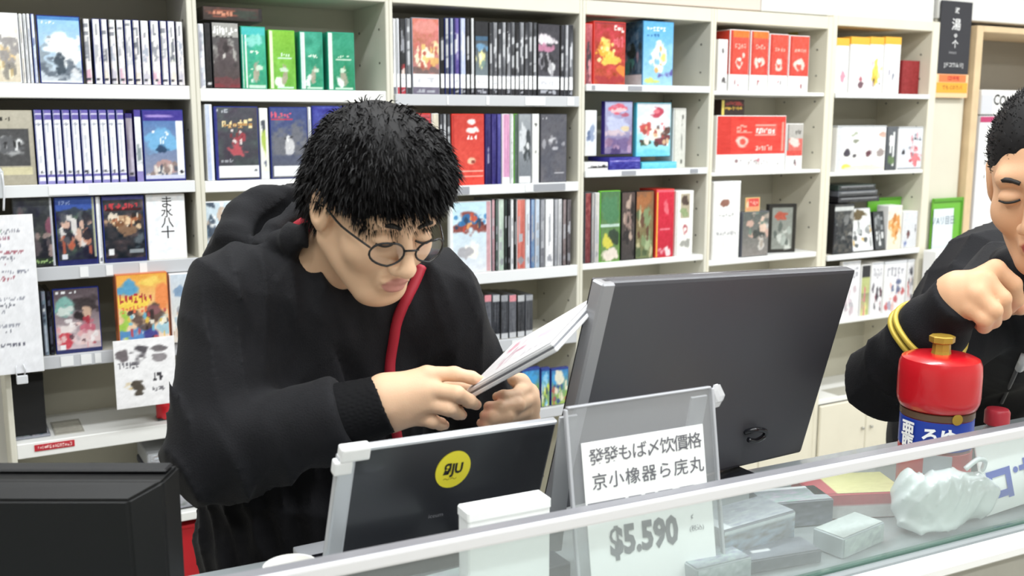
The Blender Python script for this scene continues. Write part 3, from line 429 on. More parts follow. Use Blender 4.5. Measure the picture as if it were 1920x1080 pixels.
r35 = [(978, 1012, 'colourful case with blue sky and red tree print beside the man\'s left hand'), (1014, 1031, 'narrow colourful case between two wider ones, above the laptop corner'), (1033, 1066, 'colourful case with a pale tower print, right end above the laptop corner')]
for i, (x0, x1, lab) in enumerate(r35):
    item(3, 5, x0, x1, 690, .016, [('g', '2F7CC4', '9CB84A'), ('b', .4, .75, .6, .18, '3C9AD8', .5), ('q', 26, 0, 1, 0, .55, .13, [['B8433C', 'E4D6A4', '6E9C3A', '2F5A3C'], ['7FC4E0', 'C9D84A', '3A4A5E', 'E9E6D2'], ['E6DCC0', 'B05A4C', '33508C', '8FB04A']][i]), ('b', .5, .75, .25, .25, ['3C9AD8', '8CC8E8', 'EADFC4'][i], .6), ('r', 0, 1, .95, 1, '27408C')], BLUE, lab)
# ================================================================ bookcase 4
item(4, 1, 1097, 1111, 44, .1, [('g', 'B8525A', '7A3A46'), ('n', .08), ('b', .5, .4, .4, .25, '3C3038', .8), ('b', .7, .2, .3, .2, 'D98A90', .8)], CARTR, 'narrow dark red box at the left end of the blue box shelf', 'slim_box', 'box', part='front_print')
item(4, 1, 1113, 1173, 41, .07, [('g', 'B9343A', 'BC4A34'), ('n', .04), ('b', .42, .5, .36, .2, 'E8B83C', .8), ('b', .35, .62, .2, .1, 'F2D468', .7), ('b', .55, .4, .25, .1, 'F0C850', .8), ('b', .9, .25, .15, .08, 'E88A3A', .8), ('b', .5, .06, .6, .09, 'A83236', .5), ('q', 12, .15, .65, .35, .65, .05, ['F7E6A0', 'C8702E', 'F0D070']), ('t', 3, .64, .98, .84, .95, 'F4DCD6'), ('t', 3, .62, .95, .6, .78, 'D8606A'), ('r', 0, 1, .98, 1, '8A2830')], CARTR, 'red box with a golden flourish on the blue box shelf', 'picture_box', 'box', part='front_print', sm=GLOSSP)
item(4, 1, 1205, 1263, 40, .115, [('g', '59AEE4', '9CCBE8'), ('b', .6, .5, .4, .2, '8CC8EE', .5), ('b', .58, .6, .22, .12, 'F4F4F0', .6), ('b', .5, .4, .28, .16, 'F2EAD0', .8), ('b', .66, .44, .1, .08, 'F0CE6C', .7), ('b', .78, .18, .24, .08, '5C4C9C', .6), ('b', .32, .07, .3, .06, 'D2D86C', .7), ('q', 10, .3, .85, .2, .6, .05, ['FFFFFF', 'E0A85C', '7FB8D8']), ('t', 6, .1, .75, .86, .92, 'EAF6FC'), ('t', 4, .1, .55, .76, .81, '2F6EA8')], mat('carton_blue', '3A7CA8', .35), 'pale blue box with a white and yellow bouquet print', 'picture_box', 'box', part='front_print', sm=GLOSSP,
     side=[('g', '3E6E90', '4A6478'), ('n', .05), ('b', .5, .5, .3, .14, '2A3A38', .8), ('b', .3, .35, .3, .12, '4E9A90', .8), ('r', 0, 1, 0, .17, 'D6D9DE'), ('q', 8, .1, .9, .25, .8, .1, ['6A8AA0', '35484C', 'A898A8'])])
o = item(4, 2, 1133, 1186, 190, .02, [('g', 'A9B0D4', '7E6E96'), ('b', .5, .86, .42, .09, 'D9566A', .7), ('b', .45, .83, .3, .05, 'F0C0C4', .8), ('b', .75, .76, .2, .05, 'B0506A', .8), ('b', .4, .55, .5, .15, 'B9C0DE', .5), ('b', .4, .4, .5, .07, 'C8B4BE', .7), ('b', .75, .42, .14, .1, 'D9C49A', .7), ('b', .5, .2, .6, .12, '6E5A8C', .6), ('q', 10, 0, 1, 0, .3, .12, ['8C6A8C', '4A3A70', 'B090B0'])], PURP, 'face-out lavender case with a red lettered arch', 'game_case', 'game case', zb=ROWS[4, 2]+.052, s=.03)
item(4, 2, 1193, 1258, 193, .02, [('g', 'D9DDE2', '7CD4E4'), ('b', .5, .6, .6, .3, 'DCE0E4', .3), ('b', .58, .84, .18, .1, 'B92E48', .5), ('b', .58, .84, .1, .05, 'E0707E', .5), ('b', .25, .55, .15, .12, 'C84440', .8), ('b', .75, .5, .2, .13, '5A3A34', .8), ('b', .5, .42, .2, .12, 'F2E4D4', .7), ('b', .75, .3, .2, .1, '6E2A34', .8), ('b', .22, .26, .15, .09, '3A4A2E', .8), ('q', 18, .08, .95, .15, .65, .06, ['F6EDE2', 'A84840', 'D9B48C', '4A302C', 'E0787A']), ('b', .5, .03, .6, .1, '6CCDE2', .4), ('r', 0, 1, .97, 1, 'B4BAC2')], mat('case_cyan', '58C2DA', .3), 'face-out grey case with a red rose above brown figures', 'game_case', 'game case', zb=ROWS[4, 2]+.042, s=.03)
item(4, 2, 1097, 1119, 207, .12, [('g', 'E9EDF2', 'DDE3EA'), ('b', .6, .5, .3, .2, '8FA0C0', .9), ('b', .3, .4, .2, .15, '5E7098', .9)], CARTW, 'narrow white box left of the lavender case', 'slim_box', 'box', part='front_print', s=.05, zb=ROWS[4, 2]+.048)
item(4, 2, 1262, 1286, 203, .1, [('g', 'D9D9D2', 'CFCFC6'), ('b', .7, .5, .06, .35, '8E8E88', .5), ('b', .75, .85, .08, .05, '4A4A46', .5), ('b', .7, .1, .1, .04, '3A3A36', .5), ('r', 0, .1, 0, 1, 'B0B0A8')], CARTW, 'narrow grey white box right of the rose cover', 'slim_box', 'box', part='front_print', s=.05)
item(4, 2, 1096, 1140, 305, .13, [('g', 'EDEDED', 'E4E4E4'), ('b', .55, .45, .4, .25, '1A1A1E', .9), ('t', 4, .2, .95, .2, .8, '17171B')], CARTW, 'flat white box with black lettering lying at the shelf edge', 'flat_box', 'box', part='front_print', yref=315)
item(4, 2, 1142, 1201, 295, .13, [('g', '3A3AA4', '2C2A8C'), ('r', 0, 1, .72, .8, '8C84D0'), ('r', 0, 1, .3, .36, '5A58B4'), ('n', .05)], mat('carton_indigo', '312F92', .3), 'flat indigo case lying under the lavender case', 'flat_case', 'game case', part='spine_sheet', yref=310)
item(4, 2, 1203, 1269, 304, .13, [('g', '7AD4E6', '58C2DA'), ('r', 0, 1, .45, .5, 'C9F0F6'), ('n', .03)], mat('case_cyan', '58C2DA', .3), 'flat cyan case lying under the rose cover', 'flat_case', 'game case', part='spine_sheet', yref=312)
spines(4, 3, [(1097, 1108, GREYP, [('g', '8C3A3C', '6A2A30'), ('n', .08)]), (1109, 1115, GREYP, pl('A9A6A4', '8C8886')), (1116, 1124, WHITEP, pl('D9D6D2', 'C2BEBA'))], '%s spine at the left end of the shelf above the big screen', 'spines left of the green case', 362)
for x0, x1, yt, ops, bd, lab in ((1125, 1163, 358, [('g', '4E7A50', '6A8A4A'), ('r', 0, .03, 0, 1, '2E3A30'), ('b', .4, .3, .35, .1, 'D8CC4A', .7), ('b', .7, .35, .3, .1, '2C3C30', .8), ('r', 0, 1, .5, .53, 'B8D0C4'), ('b', .5, .75, .5, .2, '4A8058', .5), ('b', .5, .08, .5, .1, 'E9D9D0', .6)], GREENP, 'face-out green case with a yellow print, shelf above the big screen'),
                                 (1165, 1191, 360, [('g', '5A4A46', '3E3A3A'), ('b', .5, .6, .3, .2, '9A8078', .9), ('b', .4, .35, .3, .15, '2A2628', .8), ('q', 8, 0, 1, .1, .9, .15, ['C0A898', '22201F'])], BLACKP, 'face-out brown black case right of the green case'),
                                 (1192, 1226, 358, [('g', '8A5A3C', '6E7A50'), ('b', .3, .85, .5, .15, 'A8683C', .7), ('b', .6, .4, .4, .25, '7E9468', .9), ('q', 12, 0, 1, 0, .7, .12, ['C2B890', '4A5A3C', 'A4B488', '5E3A2C'])], BLACKP, 'face-out olive and rust case left of the crimson book')):
    item(4, 3, x0, x1, yt, .016, ops, bd, lab)
item(4, 3, 1230, 1264, 355, .1, [('g', 'D8223C', 'C41A34'), ('r', 0, .06, 0, 1, 'F0B840'), ('b', .55, .75, .15, .12, 'E86A78', .9), ('r', .2, .8, .4, .42, 'E87080'), ('b', .5, .08, .4, .08, 'F4E4E4', .6), ('r', 0, 1, .97, 1, 'EA5A6C')], CARTR, 'crimson book standing beside the white picture box', 'book', 'book', part='front_print')
item(4, 3, 1267, 1300, 358, .08, [('g', 'F0EFEA', 'EBEAE4'), ('r', .25, .8, .58, .96, 'B4A890'), ('b', .5, .85, .2, .08, '4A3A34', .7), ('b', .5, .66, .22, .07, '8CA070', .8), ('r', 0, .05, 0, 1, 'C8C6BE'), ('b', .55, .4, .2, .08, 'B04450', .4), ('b', .55, .4, .13, .05, 'F0EFEA', .4), ('b', .5, .2, .3, .06, '9A9A94', .9)], CARTW, 'white box with a red ring and small pictures', 'picture_box', 'box', part='front_print')
# ================================================================ bookcase 5
redc = [('g', 'E0503E', 'DE3E34'), ('r', 0, 1, .89, 1, 'E8762E'), ('n', .02), ('b', .5, .48, .24, .1, 'F3D9CE', .7), ('b', .5, .46, .13, .06, 'DE4A3C', .6), ('b', .5, .52, .08, .04, 'F8EEE6', .6), ('r', 0, 1, 0, .27, 'F4F3F2'), ('q', 3, .25, .75, .08, .18, .05, ['C8707A', '8A8288', '9C5A60']), ('r', 0, .12, .27, 1, 'C93A2E'), ('t', 4, .25, .85, .7, .78, 'F0A494'), ('r', .2, .85, .66, .665, 'F0A090')]
item(5, 1, 1346, 1364, 74, .09, [('g', 'F4F3F2', 'F0EFED'), ('b', .5, .8, .2, .06, '6A6668', .6), ('b', .6, .18, .3, .07, '4A4648', .9)], CARTW, 'narrow white carton left of the red cartons', 'slim_box', 'carton', part='front_print')
for i, (x0, x1, yt) in enumerate(((1368, 1405, 56), (1407, 1441, 58), (1442, 1478, 64), (1479, 1517, 67))):
    item(5, 1, x0, x1, yt, .1, (redc if i < 2 else [q for q in redc if q[-1] != 'E8762E']), CARTW, '%s tall red and white carton from the left, upper shelf' % ORD[i], 'tall_carton', 'carton', 'red and white cartons', part='front_print', sm=GLOSSP, side=[('g', 'D8402F', 'D23A30'), ('r', 0, 1, 0, .27, 'E9E8E6')])
item(5, 1, 1350, 1368, 57, .05, [('g', 'DE5A34', 'D8402F')], CARTR, 'orange red carton behind the narrow white carton', 'tall_carton', 'carton', s=.15, part='front_print')
item(5, 1, 1493, 1512, 45, .05, [('g', 'D8C46A', 'C8B050'), ('b', .5, .5, .3, .3, '2E2A20', .8)], mat('tan_card', 'C9B25A', .5), 'small yellow carton with a black mark behind the red cartons', 'small_carton', 'carton', s=.15, part='front_print', top=(CARTR, .02))
item(5, 2, 1343, 1473, 217, .12, [('g', 'E8372C', 'E23A30'), ('n', .015), ('r', 0, .2, .32, 1, 'D22E26'), ('r', .2, .205, .32, 1, 'F0806E'), ('r', .54, .86, .64, .86, 'E6554A'), ('t', 8, .56, .84, .68, .78, 'F8EDE8'), ('r', .55, .85, .83, .85, 'F4B4A8'), ('r', .55, .85, .65, .665, 'F4B4A8'), ('b', .37, .53, .1, .11, 'F4D6CA', .3), ('b', .37, .53, .06, .07, 'DE4438', .3), ('t', 6, .56, .8, .36, .46, 'F2C0B4'), ('r', .27, .5, .7, .71, 'F29A8C'), ('t', 3, .28, .42, .72, .84, 'F0988A'), ('r', .94, .97, .35, .9, 'F09080'), ('r', 0, 1, 0, .31, 'F3F1F0'), ('q', 6, .05, .95, .1, .22, .035, ['8A6A70', '6E6A6E', 'C07A84']), ('t', 8, .45, .75, .08, .2, 'BDB8B8')], CARTW, 'wide red and white carton on the second shelf', 'wide_carton', 'carton', part='front_print', sm=GLOSSP)
item(5, 2, 1474, 1505, 232, .1, [('g', 'B8B4AE', 'A8A49E'), ('r', 0, .12, .3, 1, '8A8682'), ('r', .12, 1, .32, .68, 'D8685E'), ('b', .55, .6, .3, .12, 'E9D8D0', .8), ('t', 3, .5, .9, .76, .88, '55524E'), ('r', 0, 1, .3, .42, 'DA4A40'), ('r', 0, 1, 0, .3, 'F2F0EE'), ('q', 3, .3, .7, .1, .2, .06, ['8A6068', '5A5658'])], CARTW, 'small carton with a grey window beside the wide red carton', 'small_carton', 'carton', part='front_print')
zt = at(1400, 218, D+.05).z
item(5, 2, 1352, 1396, 187, .06, [('g', '3A2420', '2A1C1A'), ('r', 0, .12, 0, 1, 'D8C45A'), ('b', .55, .75, .35, .15, 'A83A34', .8), ('t', 5, .15, .95, .35, .6, 'C9A23A')], mat('dark_carton', '2C1E1C', .4), 'small dark carton standing on the wide red carton', 'small_carton', 'carton', s=.05, part='front_print', zb=zt+.001, yref=200)
item(5, 3, 1337, 1388, 341, .08, [('g', 'EEEEEC', 'E6E6E4'), ('b', .4, .72, .14, .05, '8C5A4C', .8), ('t', 5, .2, .8, .55, .6, 'B4B4B4'), ('t', 6, .1, .9, .3, .36, 'A4A4A8'), ('r', 0, .02, 0, 1, 'C4C4C2')], CARTW, 'tall white carton with a small brown print, shelf above the big screen', 'tall_carton', 'carton', part='front_print', top=(mat('white_flap', 'FAFAF9', .5), .006))
item(5, 3, 1391, 1441, 397, .05, [('g', '5A605C', '8A8480'), ('q', 16, 0, 1, .1, 1, .13, ['A89C90', '3A403E', 'D0A898', '6E8478', 'C8C4BE']), ('b', .75, .7, .15, .2, 'E4C4B0', .7)], GREYP, 'grey green picture case under an orange red tag', 'picture_case', 'case', part='front_print')
tz = at(1415, 397, D+.02).z
t_ = box('sale_tag', (-.035, 0, 0), (.035, .003, .052), mat('tag_yellowish', 'D8B87A', .5), None, (at(1412, 385, D+.02).x, D+.022, tz+.001)); tag(t_, 'orange and red sale tag standing on a grey green case', 'tag')
sheet('print', .064, .046, [('g', 'E8825C', 'E4A070'), ('r', .2, .95, .35, .95, 'D84A44'), ('t', 4, .3, .9, .45, .85, 'F0A090'), ('b', .1, .5, .1, .3, 'D8C8A0', .4)], t_, 'saletag', loc=(0, -.0004, .003), res=.0022)
pf = item(5, 3, 1444, 1488, 383, .02, [('g', '3A3A38', '4A4A46'), ('r', 0, 1, 0, 1, '26241F'), ('r', .12, .88, .06, .93, '8A8E86'), ('b', .45, .75, .2, .12, 'B8503C', .8), ('q', 10, .15, .85, .1, .6, .12, ['A8B0A8', 'C8CCC4', '5A625C'])], BLACKP, 'dark framed picture case leaning in the corner', 'picture_case', 'case', part='front_print', s=.05, rz=-.25)
# ================================================================ bookcase 6
YEL = mat('carton_yellow_top', 'F0B53C', .4)
yc = [(1567, 1591, 72, .0, [('b', .6, .28, .2, .13, 'E08CA0', .6), ('b', .55, .42, .05, .1, 'C9A0B4', .5)], 'first yellow topped white carton, with a pink print'), (1594, 1629, 70, .0, [('b', .6, .26, .14, .06, 'B05A68', .7), ('b', .6, .16, .18, .07, '6A4A54', .7), ('b', .75, .5, .1, .03, 'C8B4BC', .6)], 'second yellow topped white carton, with a dark berry print'), (1630, 1656, 70, .0, [('b', .55, .4, .3, .2, 'EFD04A', .7), ('b', .5, .28, .25, .1, 'E4BC3A', .8), ('q', 6, .2, .9, .15, .6, .06, ['4A4438', 'F6E48A', 'C8B0B8']), ('b', .2, .55, .12, .06, 'D8C0CC', .7)], 'third yellow topped white carton, with a yellow flower'), (1658, 1688, 70, .0, [('q', 8, .3, .9, .1, .6, .06, ['B4AEC0', '8A8C9C', 'D8D0DA'])], 'fourth yellow topped white carton, with pale grey specks')]
for x0, x1, yt, s, ops, lab in yc:
    item(6, 1, x0, x1, yt, .1, [('g', 'F6F5F4', 'F2F1F1')]+ops+[('r', 0, .1, 0, 1, 'DDDBE0')], CARTW, lab, 'tall_carton', 'carton', 'yellow topped cartons', part='front_print', top=(YEL, .028))
item(6, 1, 1690, 1730, 114, .02, [('g', '98262A', '8E2024'), ('n', .02)], mat('maroon_card', '8E2226', .5), 'plain dark red slab right of the yellow topped cartons', 'red_box', 'box', part='front_print', s=.05)
LIDC = mat('lid_clear_grey', 'B9BBBE', .2)
item(6, 2, 1568, 1660, 236, .12, [('g', 'F2F2F3', 'EFEDE8'), ('r', 0, .08, 0, 1, 'D2D4DA'), ('b', .2, .4, .06, .08, '3A3440', .6), ('b', .65, .4, .07, .08, '5A2E3A', .6), ('b', .35, .32, .05, .05, '4A464C', .8), ('b', .36, .66, .08, .06, '8A8E7C', .9), ('b', .35, .82, .1, .05, 'A8B09A', .9), ('b', .9, .4, .07, .12, '9A8C8A', 1), ('b', .92, .82, .08, .08, 'D0A898', .8), ('b', .2, .08, .1, .08, 'E4DE4A', .6), ('b', .6, .06, .5, .05, 'EFE8C8', .6), ('r', .73, .735, 0, 1, 'C4C4C8')], CARTW, 'wide white carton with dark round prints, second shelf by the column', 'wide_carton', 'carton', part='front_print', top=(LIDC, .007))
item(6, 2, 1662, 1681, 238, .11, [('g', '5E6268', '4A5054'), ('t', 1, .2, .85, .05, .95, 'E4E6E6'), ('t', 1, .15, .9, .4, .9, 'F0F0F0'), ('b', .5, .25, .4, .1, '5E7A4C', .8)], GREYP, 'narrow grey carton with white upright lettering', 'slim_box', 'carton', part='front_print')
item(6, 2, 1683, 1737, 238, .11, [('g', 'DDE2EA', 'D8DCE4'), ('b', .22, .45, .07, .1, '26262C', .7), ('b', .7, .2, .2, .16, 'E07078', .8), ('b', .65, .5, .2, .1, 'E89098', .9), ('q', 16, .45, .95, .1, .9, .07, ['C8505C', 'F2E4E6', '8A8C98', 'E4A0A8']), ('t', 4, .55, .95, .68, .78, '4A4C58'), ('r', 0, 1, 0, .03, '8A8E98')], CARTW, 'white carton with red blossoms at the right end of its shelf', 'picture_box', 'carton', part='front_print', top=(LIDC, .007))
for k in range(4):
    z = ROWS[6, 3]+.21+.021*k
    b_ = item(6, 3, 1566+3*k, 1652-2*k, 385, .14, None, [BLACKP, GREYP][k % 2], 'flat dark game case, %s from the bottom of the pile in the corner' % ORD[k], 'flat_case', 'game case', 'pile of flat dark cases', s=.09, zb=z) if 0 else None
cr = item(6, 3, 1563, 1600, 383, .15, [('g', '4A4C4C', '3A3C3E'), ('n', .06), ('r', 0, 1, .88, .95, 'C9CCCA'), ('q', 8, 0, 1, .1, .8, .14, ['7A7C7C', '22242A', 'A0A09C'])], BLACKP, 'dark carton at the left end of the shelf with the green tray', 'slim_box', 'carton', part='front_print')
zt2 = at(1580, 383, D+.012).z
for k in range(3):
    a, c = at(1572, 360, D+.03).x, at(1650-4*k, 360, D+.03).x
    f_ = box('flat_case', (-(c-a)/2, 0, 0), ((c-a)/2, .135, .022), [BLACKP, GREYP, mat('case_greenish', '3C4A46', .3)][k], None, ((a+c)/2, D+.03, zt2+.003+.0235*k), bev=.002)
    tag(f_, 'flat dark game case, %s in the pile on the dark carton' % ['lowest', 'middle one', 'topmost'][k], 'game case', 'pile of flat dark cases'); sheet('spine_sheet', (c-a)-.006, .018, [('g', ['3A3C42', '6A6E72', '2E3432'][k], '2A2C30'), ('r', .05, .95, .7, .85, '8C8E92'), ('r', .3, .9, .3, .4, ['6A2A2C', '4A4C50', '5A5E5C'][k])], f_, 'fl%d' % k, GLOSSP, (0, -.0006, .002))
item(6, 3, 1601, 1640, 392, .02, [('g', 'D8DAD8', 'E4E6E6'), ('b', .3, .85, .4, .12, '5A4A2C', .7), ('q', 14, 0, 1, .1, .95, .11, ['4A4E50', '8A8C8C', 'B4B8B8', 'C8A050'])], CLEARC, 'white and dark picture case leaning on the shelf with the green tray', 'picture_case', 'case', part='front_print', tilt=-.18)
item(6, 3, 1642, 1662, 398, .02, [('g', '3C4042', '4A4E50'), ('t', 3, .1, .95, .1, .5, 'D0D2D2'), ('t', 3, .05, .95, .55, .95, '8C9092')], BLACKP, 'black lettered case leaning left of the orange print', 'picture_case', 'case', part='front_print', tilt=-.15)
item(6, 3, 1664, 1690, 386, .06, [('g', 'E9E2D6', 'E4E2C8'), ('b', .5, .55, .42, .3, 'E8A45C', .8), ('q', 9, .2, .8, .35, .75, .12, ['D88A3C', 'F2C890', 'C87A34'])], CARTW, 'white box with an orange rosette print', 'picture_box', 'box', part='front_print')
item(6, 3, 1692, 1735, 396, .06, [('g', 'D8DAE0', 'D4D6DA'), ('b', .38, .4, .12, .1, '6A3C3C', .7), ('b', .9, .5, .06, .12, '4A4A50', .7), ('b', .15, .15, .15, .15, '6C7CB0', .8), ('b', .35, .46, .06, .04, '2A2A2E', .5)], CARTW, 'pale grey box with small dark prints, left of the upright', 'picture_box', 'box', part='front_print')
gt = empty('green_tray', (3.4, D+.095, ROWS[6, 3]+.001)); tag(gt, 'green plastic panel standing at the back of the lower shelf', 'tray')
GRN = mat('green_plastic', '6DB53B', .4)
hh = at(1702, 373, D+.095).z-ROWS[6, 3]
box('panel', (-.1, 0, 0), (.1, .008, hh), GRN, gt, bev=.002); box('rim', (-.103, -.003, hh), (.103, .012, hh+.01), mat('green_rim', '5A9E2E', .4), gt, bev=.003)
r64 = [(1578, 1612, 490, 'white comic style case at the left of the lowest visible shelf', ['C8B4BC', 'D8C8D0', 'A8A4AC']), (1614, 1631, 497, 'narrow green and pink case on the lowest visible shelf', ['A8B870', 'C88A98', 'D86A7C', 'E4D890']), (1633, 1655, 492, 'white case with dark blobs right of the green and pink case', ['3A3640', '8A3C4C', '5A5460']), (1657, 1698, 490, 'white case crowded with red and blue figures', ['C85A5C', 'A8A0B4', '5E6A8C', 'E4B8B0']), (1700, 1737, 486, 'white case with a dark disc on top and red figures', ['D0605C', '8C8494', 'E4C8C0', '3E3E4A'])]
for i, (x0, x1, yt, lab, cs_) in enumerate(r64):
    ops = [('g', 'E9E9EC', 'E6E4E6'), ('q', 16, .1, .95, .05, .6, .09, cs_), ('t', 5, .1, .9, .7, .9, 'A8A8B0'), ('r', 0, 1, .96, 1, 'BFC1C6')]
    if i == 4: ops += [('b', .6, .78, .25, .12, '33333C', .4), ('b', .6, .8, .12, .05, '8C8C94', .4)]
    if i == 1: ops = [('g', '3A3C3E', 'D8D890'), ('r', 0, 1, .45, .75, 'B8C07C'), ('q', 8, 0, 1, 0, .45, .14, cs_), ('r', 0, 1, .78, 1, '2E2E32')]
    item(6, 4, x0, x1, yt, .1 if i else .016, ops, CARTW, lab, 'comic_case', 'case', part='front_print', top=None if i < 3 else (mat('clear_flap', 'D2D4D8', .2), .01))
# low shelves right of the big screen: plug box, carton doors
item(6, 5, 1570, 1640, 745, .1, [('g', 'B8B6AC', 'A8A69C'), ('n', .04), ('r', .3, .32, 0, 1, '6E6C66')], mat('grey_beige_carton', 'B4B1A6', .5), 'grey beige carton on the low shelf behind the big screen', 'wide_carton', 'carton', part='front_print', yref=790)
# ================================================================ column, signs, side cabinet
COLM = mat('column_paint', 'D8D3C2', .6, noise=.03, nscale=6)
struct(box('wall_column', (3.566, D+.03, 0), (3.768, Y1, ZC), COLM, bev=.003))
struct(box('trim_5', (3.552, D+.05, 1.9), (3.565, D+.09, 2.2), mat('dark_gap', '6E6A60', .7)))
Ys = D+.008
sx0, sx1 = at(1762, 70, Ys).x, at(1820, 70, Ys).x; sz0, sz1 = at(1790, 139, Ys).z, at(1790, 2, Ys).z; sw = sx1-sx0
sg = box('hanging_sign', (-sw/2, 0, 0), (sw/2, .006, sz1-sz0), mat('sign_black', '333338', .85), None, ((sx0+sx1)/2, Ys, sz0), bev=.001); tag(sg, 'black vertical sign with white lettering on the column', 'sign')
for ch, zz, sz in (('淑', .228, .024), ('湯', .176, .05), ('ゆ', .138, .02), ('个', .107, .034)): text('lettering', ch, sz, INKW, sg, (0, -.0012, zz*(sz1-sz0)/.262), bold=.0002, xs=1.15)
text('lettering', 'inmacs', .017, mat('pale_ink', 'A8A8AC', .5), sg, (-.012, -.0012, .078*(sz1-sz0)/.262))
text('lettering', '[ドコワムリ]', .021, INKW, sg, (0, -.0012, .032*(sz1-sz0)/.262), bold=.0001)
oz0, oz1 = at(1790, 183, Ys-.002).z, sz0-.001
og = box('price_label', (-sw/2-.006, 0, 0), (sw/2+.004, .004, oz1-oz0), mat('label_salmon', 'F2C79A', .5), None, ((sx0+sx1)/2, Ys, oz0)); tag(og, 'orange label under the black sign on the column', 'label')
oh = oz1-oz0
box('yellow_band', (-sw/2-.001, -.0008, oh*.2), (sw/2, 0, oh*.64), mat('label_orange', 'F0A637', .5), og); text('lettering', 'でも Cのりパ', .021, mat('brown_ink', '5A2A10', .5), og, (0, -.0012, oh*.42), bold=.0001)
box('orange_band', (-sw/2+.012, -.0008, oh*.66), (sw/2-.012, 0, oh*.98), mat('label_deep_orange', 'E97A45', .5), og); text('lettering', 'CDキFE', .021, mat('dark_red_ink', 'B01E24', .5), og, (.004, -.0012, oh*.82), bold=.0008)
hd = box('door_handle_slot', (-.004, -.004, -.05), (.004, 0, .05), mat('slot_dark', '4A463E', .5), None, (at(1818, 226, D+.03).x, D+.03, at(1818, 226, D+.03).z)); tag(hd, 'thin dark metal strip on the column face', 'strip')
box('screw', (-.0025, -.0055, .036), (.0025, -.004, .042), CHROME, hd)
# green framed board with white sheet leaning on the column
bz0, bz1 = at(1790, 560, D+.0).z, at(1790, 371, D+.0).z
gx = at(1748, 420, D).x+.012; gxx = at(1810, 420, D).x
gb = empty('framed_board', ((gx+gxx)/2, D+.012, bz0)); tag(gb, 'green framed board holding a white lettered sheet against the column', 'board')
w_, h_ = (gxx-gx), bz1-bz0
box('green_panel', (-w_/2, 0, 0), (w_/2, .008, h_), GRN, gb, bev=.001); box('frame', (w_/2-.02, -.006, 0), (w_/2, 0, h_), mat('green_rim', '5A9E2E', .4), gb, bev=.002); box('frame', (-w_/2, -.006, h_-.016), (w_/2-.02, 0, h_), mat('green_rim', '5A9E2E', .4), gb, bev=.002)
ws = box('sheet', (-w_/2, -.0075, h_*.16), (w_/2-.075, -.0062, h_*.9), mat('sheet_pale_blue', 'DDE6EC', .5), gb)
text('lettering', 'ソAリ目日:', .04, mat('blue_grey_ink', '4A5C72', .5), gb, (-.037, -.0082, h_*.78), xs=.8)
wc = item(6, 4, 1752, 1808, 470, .06, [('g', 'F3F3F2', 'EDEDEE'), ('r', 0, 1, .8, .82, 'C8C8CC'), ('b', .4, .45, .2, .07, '4A4A4E', .9), ('b', .65, .4, .2, .06, '6A6A70', .9), ('t', 5, .15, .8, .3, .36, '8A8A90')], CARTW, 'white carton with a small grey print standing before the column', 'tall_carton', 'carton', s=-.085, part='front_print', zb=at(1780, 590, D-.08).z, top=(CARTW, .012))
st = box('low_stand', (-.12, -.06, 0), (.14, .06, wc.location.z-.0015), CREAM, None, (wc.location.x+.02, D-.07, 0), bev=.003); tag(st, 'cream low stand in front of the column under a white carton', 'stand'); box('door', (-.11, -.066, .1), (.13, -.0605, wc.location.z-.04), WARM, st, bev=.002)
# side cabinet with boxes at the right
sc = empty('open_cabinet', (4.4, D, 0)); tag(sc, 'wood edged open cabinet right of the column', 'cabinet')
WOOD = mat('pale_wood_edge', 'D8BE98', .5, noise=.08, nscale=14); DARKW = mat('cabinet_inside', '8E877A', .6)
cx0 = at(1836, 100, D).x; tz = at(1870, 50, D).z
def cb(nm, x0, x1, y0, y1, z0, z1, m_): return box(nm, (x0-4.4, y0, z0), (x1-4.4, y1, z1), m_, sc, bev=.002)
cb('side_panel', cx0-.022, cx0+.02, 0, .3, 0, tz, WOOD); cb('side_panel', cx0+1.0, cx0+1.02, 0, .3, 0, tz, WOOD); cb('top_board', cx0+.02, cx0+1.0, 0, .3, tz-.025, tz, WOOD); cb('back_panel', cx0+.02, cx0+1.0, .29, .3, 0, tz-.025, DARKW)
bzt = at(1880, 170, D+.005).z; bzm = at(1880, 216, D+.005).z; bzb = at(1880, 470, D+.005).z
sb = cb('shelf_board', cx0+.02, cx0+1.0, .002, .29, bzb-.03, bzb-.004, WOOD)
bx = empty('large_carton', ((at(1842, 190, D).x+4.55)/2, D+.004, bzm+.002)); tag(bx, 'white carton with bold black lettering, topmost in the side cabinet', 'carton')
bw = 4.55-at(1842, 190, D).x
box('carton_body', (-bw/2, 0, 0), (bw/2, .25, bzt-bzm), CARTW, bx, bev=.003); text('lettering', 'COMW', .062, INK, bx, (-bw/2+.17, -.0012, (bzt-bzm)*.52), rot=(math.pi/2, .1, 0), bold=.0015, xs=.9)
box('grey_end', (-bw/2, -.001, .004), (-bw/2+.075, -.0002, bzt-bzm-.02), mat('carton_grey_side', 'CFD0D6', .4), bx)
bx2 = empty('large_carton', (bx.location.x, D+.002, bzb)); tag(bx2, 'tall white carton with a magenta top edge, below the lettered carton', 'carton')
hB = bzm-bzb
box('carton_body', (-bw/2, 0, 0), (bw/2, .26, hB-.003), mat('carton_cool_white', 'E4E5E9', .4), bx2, bev=.003); box('magenta_band', (-bw/2-.0005, -.0012, hB-.03), (bw/2, -.0002, hB-.006), mat('magenta_print', 'B8386A', .4), bx2)
box('front_panel', (-bw/2+.028, -.003, .02), (bw/2-.03, -.0002, hB-.05), CARTW, bx2, bev=.001)
for zz, sz in ((hB-.075, .018), (hB-.2, .03), (hB-.26, .022)): text('lettering', '+' if sz < .02 else '8', sz, INKG, bx2, (-bw/2+.045, -.004, zz))
